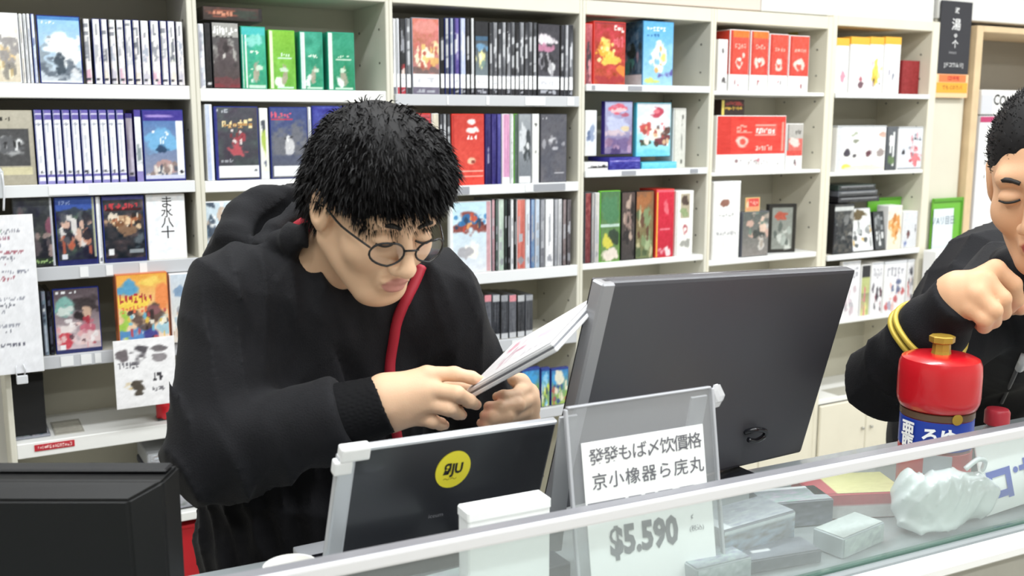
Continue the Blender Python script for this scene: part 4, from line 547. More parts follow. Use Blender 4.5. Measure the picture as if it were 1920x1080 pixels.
# ================================================================ display counter with glass guard
CA = Vector((.249, .954)); CB = Vector((1.378, .893)); cdv = (CB-CA).normalized(); CRZ = math.atan2(cdv.y, cdv.x)
CT = .947
def cw(s, off, z): return Vector((CA.x+cdv.x*s-cdv.y*off, CA.y+cdv.y*s+cdv.x*off, z))
def on_off(px, py, off):
    """where the sight line of a pixel meets the upright plane OFF metres behind the guard"""
    d = _r*(px-960)/FPX - _u*(py-540)/FPX + _f; n = (-cdv.y, cdv.x)
    t = ((CA.x-cdv.y*off)*n[0]+(CA.y+cdv.x*off)*n[1])/(d[0]*n[0]+d[1]*n[1]); return Vector((d[0]*t, d[1]*t, d[2]*t+CAM_H))
ct = empty('display_counter', (CA.x, CA.y, 0), CRZ); tag(ct, 'white display counter with a low glass guard along its front', 'counter')
CWHITE = mat('counter_white', '979D9F', .25, coat=.3, noise=.02, nscale=12); CBEIGE = mat('counter_beige', 'A9A79C', .4, noise=.03); ALU = mat('rail_aluminium', 'E9E9EC', .25, .25)
GLASS = clear_mat('guard_glass', (.93, .965, .955), haze=.10, hcol=(.86, .9, .9)); GEDGE = mat('glass_green_edge', '47685C', .1, coat=.5)
S0, S1 = -.95, 2.2
box('countertop', (S0, -.012, CT-.03), (S1, .375, CT), CWHITE, ct, bev=.003)
box('front_ledge', (S0, -.05, CT-.022), (S1, -.0125, CT-.004), mat('ledge_white', 'F4F4F2', .25, coat=.3), ct, bev=.004)
box('front_panel', (S0, -.03, .08), (S1, .0, CT-.0305), CBEIGE, ct, bev=.002)
box('kick_board', (S0, .01, 0), (S1, .03, .0795), mat('kick_dark', '55534E', .6), ct)
box('end_panel', (S0, .0005, .08), (S0+.02, .365, CT-.0305), CBEIGE, ct); box('end_panel', (S1-.02, .0005, .08), (S1, .365, CT-.0305), CBEIGE, ct)
box('back_panel', (S0+.021, .345, .08), (S1-.021, .365, CT-.0305), CBEIGE, ct)
box('glass_pane', (S0, -.003, CT+.004), (S1, .003, 1.094), GLASS, ct)
box('glass_foot_edge', (S0, -.0045, CT-.0005), (S1, .0045, CT+.0045), GEDGE, ct)
box('top_rail', (S0, -.0085, 1.086), (S1, .0125, 1.1015), ALU, ct, bev=.003, seg=2)
box('rail_top_strip', (S0, -.002, 1.1013), (S1, .0128, 1.1025), mat('rail_grey_strip', '8F8F94', .3, .3), ct)
# ---- two computer screens seen from behind
def panel_frame(name, X, Y, z, yaw, lean, roll):
    o = empty(name, (X, Y, z)); o.matrix_world = Matrix.Translation((X, Y, z)) @ Matrix.Rotation(yaw, 4, 'Z') @ Matrix.Rotation(lean, 4, 'X') @ Matrix.Rotation(roll, 4, 'Y'); bpy.context.view_layer.update(); return o
DARKS = mat('monitor_dark_grey', '47474C', .42, noise=.02, nscale=9); SILV = mat('silver_plastic', 'C9CBD0', .3, .35); DARKL = mat('laptop_lid_black', '2B2C31', .28, coat=.25)
mo = panel_frame('large_monitor', 1.035, 1.24, .964, .1484, .2222, .0627); tag(mo, 'large dark grey monitor seen from behind, leaning over the counter', 'monitor')
mw, mh = .60, .36
box('back_shell', (-mw/2, 0, .006), (mw/2, .022, mh), DARKS, mo, bev=.006, seg=2)
box('screen_bezel', (-mw/2+.002, .0225, .002), (mw/2-.002, .03, mh-.002), BLACKP, mo, bev=.002); box('screen', (-mw/2+.02, .0302, .02), (mw/2-.02, .0312, mh-.02), mat('screen_off', '0B0C10', .08), mo)
bm = bmesh.new(); bm_box(bm, (-mw/2-.007, -.004, -.02), (-mw/2+.019, .02, mh+.0), .003); done('side_trim', bm, mat('monitor_side_trim', '97979A', .35, .2), mo)
tube('cable_clip', spline([(.11, .0, .075), (.118, -.012, .085), (.145, -.014, .08), (.15, -.012, .068), (.13, -.012, .062), (.112, -.01, .066)], 5), .0045, BLACKP, mo)
sf = box('stand_foot', (.93, 1.225, CT+.0006), (1.17, 1.28, CT+.012), BLACKP, None, bev=.003); sf.parent = mo; sf.matrix_parent_inverse = mo.matrix_world.inverted()
lp = panel_frame('laptop', .5313, 1.14, 1.0017, .0117, .3033, .0346); tag(lp, 'open laptop with black lid and yellow round sticker in front of the man', 'laptop')
lw, lh, lb = .2909, .1691, -.045
box('lid', (-lw/2, 0, lb), (lw/2, .008, lh), DARKL, lp, bev=.003, seg=2); box('screen', (-lw/2+.01, .0082, lb+.02), (lw/2-.01, .0092, lh-.01), mat('screen_lit', '4A5A78', .1), lp)
box('silver_side_frame', (-lw/2-.012, -.004, lb-.004), (-lw/2+.010, .009, lh-.006), SILV, lp, bev=.003, seg=2); box('silver_top_frame', (-lw/2+.012, -.003, lh-.003), (lw/2, .0085, lh+.004), SILV, lp, bev=.002)
box('corner_cap', (-lw/2-.011, -.007, lh-.012), (-lw/2+.026, .008, lh+.007), mat('cap_white', 'F0F0F0', .35), lp, bev=.003, seg=2); box('corner_cap', (-lw/2-.017, -.006, lh-.03), (-lw/2+.006, .007, lh-.011), mat('cap_white', 'F0F0F0', .35), lp, bev=.003, seg=2)
stx, stz = .0007, .119
bm = bmesh.new(); n = 36; vs = [bm.verts.new((stx+.0245*math.cos(2*math.pi*k/n), -.0012, stz+.0275*math.sin(2*math.pi*k/n))) for k in range(n)]; vb = [bm.verts.new((v.co.x, -.0001, v.co.z)) for v in vs]
bm.faces.new(vs)
for k in range(n): bm.faces.new((vs[k], vs[(k+1) % n], vb[(k+1) % n], vb[k]))
bmesh.ops.recalc_face_normals(bm, faces=bm.faces)
stk_ = done('round_sticker', bm, mat('sticker_yellow', 'EFE23C', .4), lp); stk_['label'] = 'yellow round price sticker'
text('sticker_lettering', 'ЯJU', .021, INK, stk_, (stx, -.0018, stz+.001), bold=.0008, xs=.8); text('sticker_lettering', '〜〜', .011, mat('olive_ink', '9A8A20', .5), stk_, (stx-.003, -.0018, stz-.014), xs=.9)
text('maker_mark', 'iceum', .009, mat('dim_silver_ink', '8C8C92', .4), lp, (-.012, -.0006, .05))
kd = box('keyboard_deck', (-.145, 0, 0), (.145, .155, .0135), SILV, None, bev=.003, seg=2); kd.location = (.535, 1.163, CT+.0008); kd.parent = lp; kd.matrix_parent_inverse = lp.matrix_world.inverted()
bm = bmesh.new()
for i in range(13):
    for j in range(5): bm_box(bm, (-.132+.0205*i, .02+.019*j, .0135), (-.132+.0205*i+.017, .02+.019*j+.015, .0155))
kk = done('keyboard_key', bm, BLACKP, kd); kk['kind'] = 'stuff'
# black monitor at the lower left, seen from behind
q0 = on_off(300, 903, .2); bmn = empty('black_monitor', (q0.x, q0.y, CT+.001), -YAW); tag(bmn, 'black bulky monitor seen from behind at the lower left', 'monitor')
BB = mat('monitor_black', '0C0C0D', .5, noise=.04, spec=.35, nscale=20); hz = q0.z-CT
bm = bmesh.new(); W0 = -.47
v = [bm.verts.new(p) for p in ((W0, 0, 0), (.004, 0, 0), (.004, 0, hz), (W0, 0, hz+.002), (W0, -.03, 0), (-.022, -.03, 0), (-.026, -.03, hz-.012), (W0, -.03, hz-.012), (W0, .05, 0), (.006, .05, 0), (.006, .05, hz+.001), (W0, .05, hz+.001))]
for f in ((4, 5, 6, 7), (7, 6, 2, 3), (6, 5, 1, 2), (3, 2, 10, 11), (2, 1, 9, 10), (11, 10, 9, 8), (0, 3, 11, 8), (4, 7, 3, 0), (4, 0, 1, 5), (0, 8, 9, 1)): bm.faces.new([v[i] for i in f])
bmesh.ops.recalc_face_normals(bm, faces=bm.faces); bmesh.ops.bevel(bm, geom=list(bm.edges), offset=.003, segments=2, affect='EDGES')
done('back_shell', bm, BB, bmn); box('screen', (W0+.02, .0512, .02), (-.015, .053, hz-.02), mat('screen_off', '0B0C10', .08), bmn); box('top_lip', (W0, .02, hz+.0015), (.0, .046, hz+.006), mat('lip_dark', '1A1A1C', .5), bmn, bev=.002)
mk_ = on_off(62, 972, .2)
text('embossed_mark', 'iuu', .02, mat('emboss_grey', '3A3A3D', .5), bmn, (W0+.255, -.0306, hz-.055)); box('mark_bar', (W0+.238, -.0308, hz-.072), (W0+.278, -.0301, hz-.068), mat('emboss_grey', '3A3A3D', .5), bmn)
for k in range(6): box('vent_slot', (W0+.3, -.0306, .02+.012*k), (W0+.42, -.0299, .026+.012*k), mat('vent_black', '070708', .8), bmn)
# white box in front of the laptop
wb0, wb1 = on_off(878, 962, .06), on_off(1032, 936, .06); zz0 = wb0.z
wbx = empty('white_box', ((wb0.x+wb1.x)/2, (wb0.y+wb1.y)/2, CT+.0006), math.atan2(wb1.y-wb0.y, wb1.x-wb0.x)); tag(wbx, 'plain white box between the laptop and the glass guard', 'box')
bl = (wb1-wb0).length; BW = mat('box_bright_white', 'FBFBFA', .4)
box('box_body', (-bl/2, 0, 0), (bl/2, .03, zz0-CT-.004), BW, wbx, bev=.002); box('box_lid', (-bl/2-.001, -.001, zz0-CT-.014), (bl/2+.001, .031, zz0-CT), BW, wbx, bev=.002); box('small_mark', (-bl/2+.012, -.0016, .12), (-bl/2+.015, -.0009, .127), INK, wbx)
# acrylic price stand
ps = panel_frame('price_stand', .7695, .9881, CT+.005, -.1432, -.1363, -.0328); tag(ps, 'clear acrylic stand with a black lettered price card', 'price sign')
pw, ph = .2088, .2463
ACR = clear_mat('acrylic_clear', (.93, .94, .95), haze=.16, hcol=(.8, .81, .83), rough=.08); ACE = mat('acrylic_edge', 'B9BABF', .15, coat=.5)
box('acrylic_sheet', (-pw/2, -.003, 0), (pw/2, .003, ph), ACR, ps); 
for nm, a, b in (('acrylic_edge', (-pw/2-.004, -.004, 0), (-pw/2+.0, .004, ph)), ('acrylic_edge', (pw/2, -.004, 0), (pw/2+.004, .004, ph)), ('acrylic_edge', (-pw/2, -.004, ph), (pw/2, .004, ph+.003))): box(nm, a, b, ACE, ps, bev=.001)
c1 = box('price_card', (-pw/2+.014, -.0048, .112), (pw/2-.018, -.0034, ph-.045), BW, ps); c1['label'] = 'white card with two rows of black characters'
c2 = box('price_card', (-pw/2+.014, -.0048, .0), (pw/2-.012, -.0034, .108), BW, ps); c2['label'] = 'white card with the price'
CI = mat('card_ink', '66666C', .6)
for i, ch in enumerate('發發もば〆饮價格'): text('card_lettering', ch, .0225, CI, c1, (-.071+.0204*i, -.0056, ph-.066), bold=.00012)
for i, ch in enumerate('京小橡器らฺ庑丸'.replace('ฺ', '')): text('card_lettering', ch, .0225, CI, c1, (-.069+.0236*i, -.0056, ph-.098), bold=.00012)
for a, b in ((-.088, -.035), (-.03, -.012), (-.006, .008), (.013, .034), (.045, .066)): box('card_fine_print', (a, -.0056, ph-.1245), (b, -.0049, ph-.1225), CI, c1)
text('price_lettering', '$5.590', .05, mat('price_ink', '77777C', .6), c2, (-.012, -.0056, .068), bold=.0022, xs=.72); text('price_lettering', '¢', .010, INKG, c2, (.06, -.0056, .083)); text('price_lettering', '(税込)', .0085, INKG, c2, (.066, -.0056, .066))
box('card_fine_print', (-.08, -.0056, .1035), (.02, -.0049, .105), CI, c2)
bm = bmesh.new(); bm_box(bm, (-.012, -.002, -.215), (.012, .002, 0), 0, 1, Matrix.Translation((-pw/2+.004, .006, ph-.01)) @ Matrix.Rotation(.42, 4, 'X')); done('rear_leg', bm, mat('acrylic_leg', 'A6A7AA', .2, coat=.4), ps)
bm = bmesh.new(); bm_box(bm, (-.012, -.002, -.215), (.012, .002, 0), 0, 1, Matrix.Translation((pw/2-.014, .006, ph-.01)) @ Matrix.Rotation(.42, 4, 'X')); done('rear_leg', bm, mat('acrylic_leg', 'A6A7AA', .2, coat=.4), ps)
bm = bmesh.new(); bmesh.ops.create_icosphere(bm, subdivisions=2, radius=.011)
for v_ in bm.verts: v_.co *= 1+.3*math.sin(v_.co.x*900)*math.cos(v_.co.z*700)
for v_ in bm.verts: v_.co = Vector((v_.co.x*.9, v_.co.y*.4, v_.co.z*1.3))+Vector((pw/2+.012, 0, ph-.012))
done('clear_tape_tab', bm, mat('tape_milky', 'C9C9CC', .15, coat=.5), ps)
# big red capped bottle
cc = on_off(1755, 800, .1); kz = on_off(1757, 668, .1).z
cn = empty('capped_jar', (cc.x, cc.y, CT+.0008)); tag(cn, 'big jar with a red screw lid, gold knob and blue label', 'jar')
h = kz-CT; R = .0605
REDL = mat('lid_red', 'BE121E', .28, coat=.35); JAR = mat('jar_dark_red', '7A1A20', .2, coat=.5); GOLD = mat('knob_gold', 'B8963C', .35, .5)
lathe('jar_body', [(R*.80, 0), (R*.86, .006), (R*.88, .03), (R*.88, h*.62), (R*.86, h*.66), (R*.8, h*.69)], JAR, cn, n=56)
lathe('jar_lid', [(R*.86, h*.672), (R*.93, h*.685), (R*.985, h*.72), (R, h*.75), (R, h*.89), (R*.985, h*.95), (R*.93, h*.985), (R*.8, h*1.0), (R*.3, h*1.012)], REDL, cn, n=64)
lathe('lid_knob', [(.0145, h*1.012), (.0135, h*1.03), (.013, h*1.075), (.0185, h*1.085), (.019, h*1.12), (.017, h*1.125)], GOLD, cn, n=8, smooth=False)
lathe('neck_ring', [(R*.875, h*.625), (R*.9, h*.63), (R*.9, h*.665), (R*.875, h*.67)], mat('ring_brown', '5A4636', .3), cn, n=48)
lathe('blue_label', [(R*.8805, h*.44), (R*.8905, h*.442), (R*.8905, h*.62), (R*.8805, h*.622)], mat('label_blue', '1F3C9C', .35), cn, n=56)
lathe('lower_label', [(R*.8805, .02), (R*.8905, .022), (R*.8905, h*.42), (R*.8805, h*.422)], mat('label_red', 'B32A30', .35), cn, n=56)
def on_jar(nm, body, sz, m_, px, zf, rr=R*.896):
    a = math.atan2(-cc.y, -cc.x)+px; text(nm, body, sz, m_, cn, (rr*math.cos(a), rr*math.sin(a), h*zf), rot=(math.pi/2, 0, a+math.pi/2), bold=.001)
on_jar('label_lettering', 'ろゆ', .026, INKW, .1, .535, R*.91); on_jar('label_lettering', '亜', .026, INKW, -.78, .55, R*.92); on_jar('label_lettering', '昨', .022, INKW, -.78, .47, R*.92); on_jar('gold_seal', '●', .02, GOLD, .55, .645, R*.915)
gl = box('grey_patch', (-.02, -.001, 0), (.02, .001, .03), mat('patch_grey', '9A9CA2', .4), cn); aa = math.atan2(-cc.y, -cc.x)+.1; gl.location = (R*.895*math.cos(aa), R*.897*math.sin(aa), h*.3); gl.rotation_euler = (0, 0, aa+math.pi/2)
# small bottle with a red cap
sb_ = on_off(1868, 800, .2); z1 = on_off(1866, 768, .2).z
bt = empty('small_bottle', (sb_.x, sb_.y, CT+.0008)); tag(bt, 'small clear bottle with a pinkish red cap at the right edge', 'bottle'); h2 = z1-CT
lathe('bottle_body', [(.022, 0), (.026, .004), (.026, h2*.5), (.018, h2*.68), (.014, h2*.72)], mat('bottle_grey', 'B9BCBE', .15, coat=.5), bt, n=28); lathe('cap', [(.018, h2*.72), (.021, h2*.74), (.021, h2*.95), (.018, h2)], mat('cap_red_pink', 'C83A48', .35), bt, n=24)
# things behind the glass on the counter
GREYED = .0
def cbox(name, px, py, off, w, dpt, hh, ops, m_, label, cat, yaw=0.0, top=None, lift=0.0):
    p = on_off(px, py, off); o = empty(name, (p.x, p.y, CT+.0008+lift), CRZ+yaw); tag(o, label, cat)
    box('body', (-w/2, 0, 0), (w/2, dpt, hh), m_, o, bev=.0015)
    if ops: sheet('front_print', w-.004, hh-.003, ops, o, label, loc=(0, -.0007, .0015))
    if top: sheet('top_print', w-.004, dpt-.004, top, o, label+'t', loc=(0, .002, hh+.0007), rx=-math.pi/2)
    return o
ACB = mat('grey_case_plastic', '666A72', .25, coat=.4); ACL = mat('pale_case_plastic', 'AEB6BA', .2, coat=.4)
cbox('flat_box', 1612, 968, .12, .15, .09, .04, [('g', 'C93A4A', 'B02A38'), ('r', 0, 1, 0, .5, 'C9C6C6')], mat('box_rose', 'C23646', .4), 'flat red box with a pale yellow top behind the glass guard', 'box', -.35, [('g', 'F0EA9A', 'EFE6A0'), ('r', 0, .25, 0, 1, 'C8384A')])
cbox('plastic_case', 1425, 1000, .075, .14, .07, .055, [('g', '9AA0A8', '7E838C'), ('n', .06), ('r', 0, 1, .9, 1, 'C9D0D4')], ACB, 'grey plastic case right of the price stand behind the glass', 'case', .1, [('g', '8A9098', 'A4AAB2'), ('n', .05), ('r', 0, .12, 0, 1, 'D2D6DA')])
cbox('plastic_case', 1500, 958, .135, .11, .06, .04, [('g', '5E6470', '6E7480'), ('n', .05)], mat('slate_plastic', '6A707A', .3, coat=.3), 'slate coloured case behind the grey plastic case', 'case', -.25, [('g', '7C828C', 'B4B8C0'), ('n', .05), ('r', 0, 1, .86, 1, 'DDDFE4')])
cbox('clear_tray', 1360, 1040, .03, .09, .05, .03, [('g', 'C6CED2', 'A9B4B8'), ('n', .05)], ACL, 'pale clear tray beside the foot of the price stand', 'tray', .0, [('g', '8C949C', 'A4ACB4'), ('n', .06)])
cbox('flat_case', 1460, 1050, .035, .14, .05, .018, [('g', '70747E', '62666F')], ACB, 'flat grey case lying close behind the glass guard', 'case', -.12, [('g', '5E626C', '7A7E88'), ('r', .3, .5, .4, .6, 'D9D9DC')])
cbox('plastic_case', 1620, 1015, .03, .1, .05, .03, [('g', 'C9D2D2', 'B4BEBE'), ('n', .04)], ACL, 'pale green grey case left of the white plastic bag', 'case', .2, [('g', 'AEB6B4', 'C2CAC8')])
cbox('plastic_case', 840, 1060, .06, .12, .08, .045, [('g', '9CA0A8', '84888F'), ('n', .06)], ACB, 'grey plastic case behind the glass below the laptop', 'case', .1, [('g', 'BCC4C8', 'A8B0B6'), ('n', .05)])
cbox('clear_tray', 965, 1048, .018, .12, .04, .03, [('g', 'D2DADC', 'B0BABC'), ('n', .06)], ACL, 'pale clear tray left of the price stand', 'tray', -.08, [('g', 'D6DEDE', 'BCC6C8'), ('n', .06)])
cbox('flat_case', 1010, 975, .12, .1, .07, .03, [('g', '3E424C', '50545E')], mat('slate_dark', '4A4E58', .3), 'dark slate case between the white box and the price stand', 'case', .05)
# standing price cards
cd_ = on_off(1893, 975, .03); pc = panel_frame('price_card_holder', cd_.x+.02, cd_.y, CT+.0095, CRZ-.1, -.2, -.12); tag(pc, 'white card with a blue mark at the right edge of the counter', 'sign')
box('card', (-.065, 0, 0), (.065, .003, .085+.03), BW, pc, bev=.001); BI = mat('blue_ink', '2F4FB4', .5); text('blue_mark', 'ロ', .06, BI, pc, (-.03, -.0012, .04), bold=.003); text('blue_mark', '·+', .05, BI, pc, (.02, -.0012, .055), bold=.002)
box('support', (-.05, .0035, 0), (.05, .03, .012), ACL, pc, bev=.001)
# white cup rim by the laptop
rg = on_off(545, 1066, .1); cup = empty('white_cup', (rg.x, rg.y, CT+.0008)); tag(cup, 'white cup whose rim shows above the rail, left of the laptop', 'cup'); hc = on_off(545, 1061, .1).z-CT
lathe('cup_body', [(.021, 0), (.027, hc*.9), (.0305, hc), (.0285, hc), (.025, hc*.9), (.02, .01)], mat('cup_white', 'ECEBE6', .3), cup, n=32); tube('cup_handle', spline([(-.027, 0, hc*.75), (-.045, 0, hc*.7), (-.046, 0, hc*.4), (-.025, 0, hc*.3)], 5), .004, mat('cup_white', 'ECEBE6', .3), cup)
# ================================================================ sculpting kit: distance fields meshed with surface nets
class SDF:
    def __init__(self): self.p = []
    def add(self, fn, k=.01): self.p.append(('u', fn, k)); return self
    def sub(self, fn, k=.01): self.p.append(('s', fn, k)); return self
    def eval(self, P, prims=None):
        d = np.full(len(P), 9.0)
        for op, fn, k in (prims if prims is not None else self.p):
            e = fn(P)
            if op == 'u':
                h = np.clip(.5+.5*(d-e)/k, 0, 1); d = d*(1-h)+e*h-k*h*(1-h)
            else:
                e = -e; h = np.clip(.5-.5*(d-e)/k, 0, 1); d = d*(1-h)+e*h+k*h*(1-h)
        return d
    def cull(self, c, R):
        v = [float(fn(c[None])[0]) for _, fn, _ in self.p]; m = min([x for x, q in zip(v, self.p) if q[0] == 'u'])
        return [q for x, q in zip(v, self.p) if (q[0] == 'u' and x < m+2.6*R+.05) or (q[0] == 's' and x < R*1.4+.03)]
def cone(a, b, ra, rb):
    a = np.array(a, float); ba = np.array(b, float)-a; L = float(ba@ba)+1e-12
    def f(P):
        q = P-a; t = np.clip(q@ba/L, 0, 1); return np.linalg.norm(q-t[:, None]*ba, axis=1)-(ra+(rb-ra)*t)
    return f
def ell(c, r, M=None):
    c = np.array(c, float); r = np.array(r, float)
    def f(P):
        q = P-c
        if M is not None: q = q@M
        k0 = np.linalg.norm(q/r, axis=1); k1 = np.linalg.norm(q/(r*r), axis=1); return k0*(k0-1)/np.maximum(k1, 1e-9)
    return f
def local(fn, M3, o, s=1.0):
    M3 = np.array(M3); o = np.array(o)
    return lambda P: fn(((P-o)@M3)/s)*s
def nets(sdf, lo, hi, h, post=None):
    B = 8; lo = np.array(lo); n = np.ceil((np.array(hi)-lo)/(h*B)).astype(int); c = h*B
    g = np.stack(np.meshgrid(*[np.arange(k) for k in n], indexing='ij'), -1).reshape(-1, 3)
    ctr = lo+(g+.5)*c; keep = []
    for i in range(0, len(g), 4096):
        cc = ctr[i:i+4096]; d = sdf.eval(cc); keep.append(np.abs(d) < c*1.25)
    g = g[np.concatenate(keep)]
    N = (n*B+2).astype(np.int64); key = lambda q: (q[..., 0]*N[1]+q[..., 1])*N[2]+q[..., 2]
    off = np.stack(np.meshgrid(*[np.arange(B+1)]*3, indexing='ij'), -1).reshape(-1, 3)
    VK, VP, ED = [], [], []
    corner = np.array([(x, y, z) for x in (0, 1) for y in (0, 1) for z in (0, 1)])
    cid = (corner[:, 0]*(B+1)+corner[:, 1])*(B+1)+corner[:, 2]
    cells = np.array([(x*(B+1)+y)*(B+1)+z for x in range(B) for y in range(B) for z in range(B)]); cxyz = off[cells]
    edges = [(i, j) for i in range(8) for j in range(i+1, 8) if abs(corner[i]-corner[j]).sum() == 1]
    step = 24
    for i in range(0, len(g), step):
        gb = g[i:i+step]; P = (lo+(gb[:, None, :]*B+off[None])*h); flat = P.reshape(-1, 3)
        bl, bh = flat.min(0), flat.max(0); pr = sdf.cull((bl+bh)/2, float(np.linalg.norm(bh-bl)/2))
        D = sdf.eval(flat, pr)
        if post is not None: D = D+post(flat, D)
        D = D.reshape(len(gb), -1)
        V = D[:, cells[:, None]+cid[None]]                       # nb, 512, 8
        neg = V < 0; act = neg.any(-1) & ~neg.all(-1); bi, ci = np.nonzero(act)
        if not len(bi): continue
        v = V[bi, ci]; s = np.zeros((len(bi), 3)); w = np.zeros(len(bi))
        for a, b in edges:
            x = (v[:, a] < 0) != (v[:, b] < 0); t = np.where(x, v[:, a]/(v[:, a]-v[:, b]+1e-20), 0)
            s += np.where(x[:, None], corner[a]+t[:, None]*(corner[b]-corner[a]), 0); w += x
        gc = gb[bi]*B+cxyz[ci]; VK.append(key(gc)); VP.append(lo+(gc+s/w[:, None])*h)
        for ax in range(3):
            a, b = 0, [4, 2, 1][ax]; m = neg[bi, ci, a] != neg[bi, ci, b]
            ED.append(np.concatenate([gc[m], np.full((m.sum(), 1), ax), neg[bi, ci, a][m][:, None]], 1))
    VK = np.concatenate(VK); VP = np.concatenate(VP); ED = np.concatenate(ED)
    o = np.argsort(VK); VK = VK[o]; VP = VP[o]; F = []
    for ax in range(3):
        e = ED[ED[:, 3] == ax]; b, c_ = [(1, 2), (2, 0), (0, 1)][ax]
        q = np.stack([e[:, :3]]*4, 1).copy(); q[:, 1, b] -= 1; q[:, 2, b] -= 1; q[:, 2, c_] -= 1; q[:, 3, c_] -= 1
        k = key(q); idx = np.searchsorted(VK, k); idx[idx >= len(VK)] = 0; ok = (VK[idx] == k).all(1) & (q.min((1, 2)) >= 0)
        f = idx[ok]; fl = e[ok, 4] == 0; f[fl] = f[fl][:, ::-1]; F.append(f)
    return VP, np.concatenate(F)
def net_mesh(name, sdf, lo, hi, h, m, parent=None, post=None, colfn=None):
    V, F = nets(sdf, lo, hi, h, post); me = bpy.data.meshes.new(name)
    me.vertices.add(len(V)); me.vertices.foreach_set('co', V.astype(np.float32).ravel())
    me.loops.add(4*len(F)); me.loops.foreach_set('vertex_index', F.astype(np.int32).ravel())
    me.polygons.add(len(F)); me.polygons.foreach_set('loop_start', np.arange(0, 4*len(F), 4, dtype=np.int32))
    me.update(calc_edges=True); me.validate()
    if colfn is not None:
        C = colfn(V); a = me.color_attributes.new('print', 'FLOAT_COLOR', 'POINT'); a.data.foreach_set('color', np.concatenate([C, np.ones((len(C), 1))], 1).astype(np.float32).ravel())
    me.materials.append(m); me.shade_smooth()
    o = link(name, me, None)
    if parent is not None: o.parent = parent; o.matrix_parent_inverse = parent.matrix_world.inverted()
    return o, V
def frame(fwd, up):
    f = Vector(fwd).normalized(); s = f.cross(Vector(up)).normalized(); u = s.cross(f)       # columns: his right->  x = right side, y = forward, z = up
    return np.array([[s.x, f.x, u.x], [s.y, f.y, u.y], [s.z, f.z, u.z]])
def head_prims(S, M, o, s, female=False):
    L = lambda fn: local(fn, M, o, s)
    A = lambda fn, k=.01: S.add(L(fn), k*s)
    A(ell((0, -.012, .035), (.077, .096, .09)), .001); A(ell((0, .03, -.025), (.063, .062, .085)), .03)
    A(cone((0, .025, -.07), (0, .062, -.1), .042, .024), .025)
    for x in (-1, 1):
        A(cone((x*.054, -.005, -.05), (x*.02, .058, -.1), .022, .02), .025); A(ell((x*.04, .058, -.03), (.026, .024, .026)), .02)
    A(cone((-.036, .078, .026), (.036, .078, .026), .015, .015), .015)
    for x in (-1, 1): S.sub(L(ell((x*.031, .104, .004), (.02, .02, .013))), .014*s)
    for x in (-1, 1): A(ell((x*.031, .0835, .0015), (.0165, .0115, .0105)), .004)
    A(cone((0, .086, .014), (0, .112, -.03), .0085, .0115), .008); A(ell((0, .114, -.036), (.0125, .011, .0105)), .006)
    for x in (-1, 1): A(ell((x*.0125, .103, -.039), (.009, .011, .0085)), .006)
    A(ell((0, .086, -.067), (.025, .011, .02)), .015)
    A(cone((-.019, .0935, -.064), (.019, .0935, -.064), .0045, .0045), .004); A(ell((0, .0955, -.0645), (.016, .006, .0055)), .004); A(ell((0, .094, -.0765), (.017, .0075, .0066)), .004)
    S.sub(L(cone((-.022, .101, -.0705), (.022, .101, -.0705), .0015, .0015)), .003*s)
    for x in (-1, 1):
        A(ell((x*.08, -.006, -.005), (.009, .02, .033)), .006); A(ell((x*.084, -.012, .0), (.008, .02, .031)), .004); S.sub(L(ell((x*.092, -.002, .0), (.009, .011, .019))), .004*s)
def chain(S, pts, rad, k=.004):
    for (a, b), (ra, rb) in zip(zip(pts, pts[1:]), zip(rad, rad[1:])): S.add(cone(a, b, ra, rb), k)
SKIN1, LIP1, SKIN2, LIP2 = [np.array(lin(c)) for c in ('E6BE9C', 'C98C80', 'DDAD88', 'B05A56')]
SKINM = attr_mat('skin', .5, .35, sss=.12, bump=.15, bscale=500)
def skin_col(base, lip, M, o, s, hands=(), tip='DE9C86'):
    M = np.array(M); o = np.array(o); T = np.array(lin(tip))
    def f(V):
        C = np.tile(base, (len(V), 1)); q = ((V-o)@M)/s
        d = ((q[:, 0]/.021)**2+((q[:, 1]-.1)/.022)**2+((q[:, 2]+.0705)/.0125)**2); m = np.clip((1.15-d)*4, 0, 1)[:, None]; C = C*(1-m)+lip*m
        for c, r in hands:
            m = (np.clip(1-np.linalg.norm(V-np.array(c), axis=1)/r, 0, 1)*.8)[:, None]; C = C*(1-m)+T*m
        return C
    return f
def hair_blades(name, V, N, m, parent, n, length, flow, seed, wid=.0016, mask=None):
    rng = np.random.default_rng(seed); idx = rng.integers(0, len(V), n); co = []; fs = []
    for i in idx:
        p = V[i]; nn = N[i]
        if mask is not None and not mask(p): continue
        d = nn*rng.uniform(.25, .9)+flow(p)*rng.uniform(.6, 1.1)+rng.normal(0, .25, 3); d /= np.linalg.norm(d); L = length*rng.uniform(.5, 1.25)
        t = np.cross(d, rng.normal(size=3)); t /= np.linalg.norm(t); a = p-nn*.004; mid = a+d*L*.55+nn*.002; e = a+d*L+flow(p)*L*.25
        k = len(co); w = wid*rng.uniform(.7, 1.3); co += [a-t*w, a+t*w, mid+t*w*.8, mid-t*w*.8, e]; fs += [(k, k+1, k+2, k+3), (k+3, k+2, k+4)]
    me = bpy.data.meshes.new(name); me.from_pydata([tuple(c) for c in co], [], fs); me.materials.append(m)
    o = link(name, me); o.parent = parent; o.matrix_parent_inverse = parent.matrix_world.inverted(); return o
def normals_of(o):
    n = np.zeros(len(o.data.vertices)*3, np.float32); o.data.vertices.foreach_get('normal', n); return n.reshape(-1, 3)
from mathutils.bvhtree import BVHTree
def surf(bvh, px, py, lift=.003):
    """point where the sight line of a pixel meets a body surface"""
    d = Vector(_r*(px-960)/FPX - _u*(py-540)/FPX + _f).normalized(); h = bvh.ray_cast(Vector((0, 0, CAM_H)), d)
    return None if h[0] is None else h[0]-d*lift
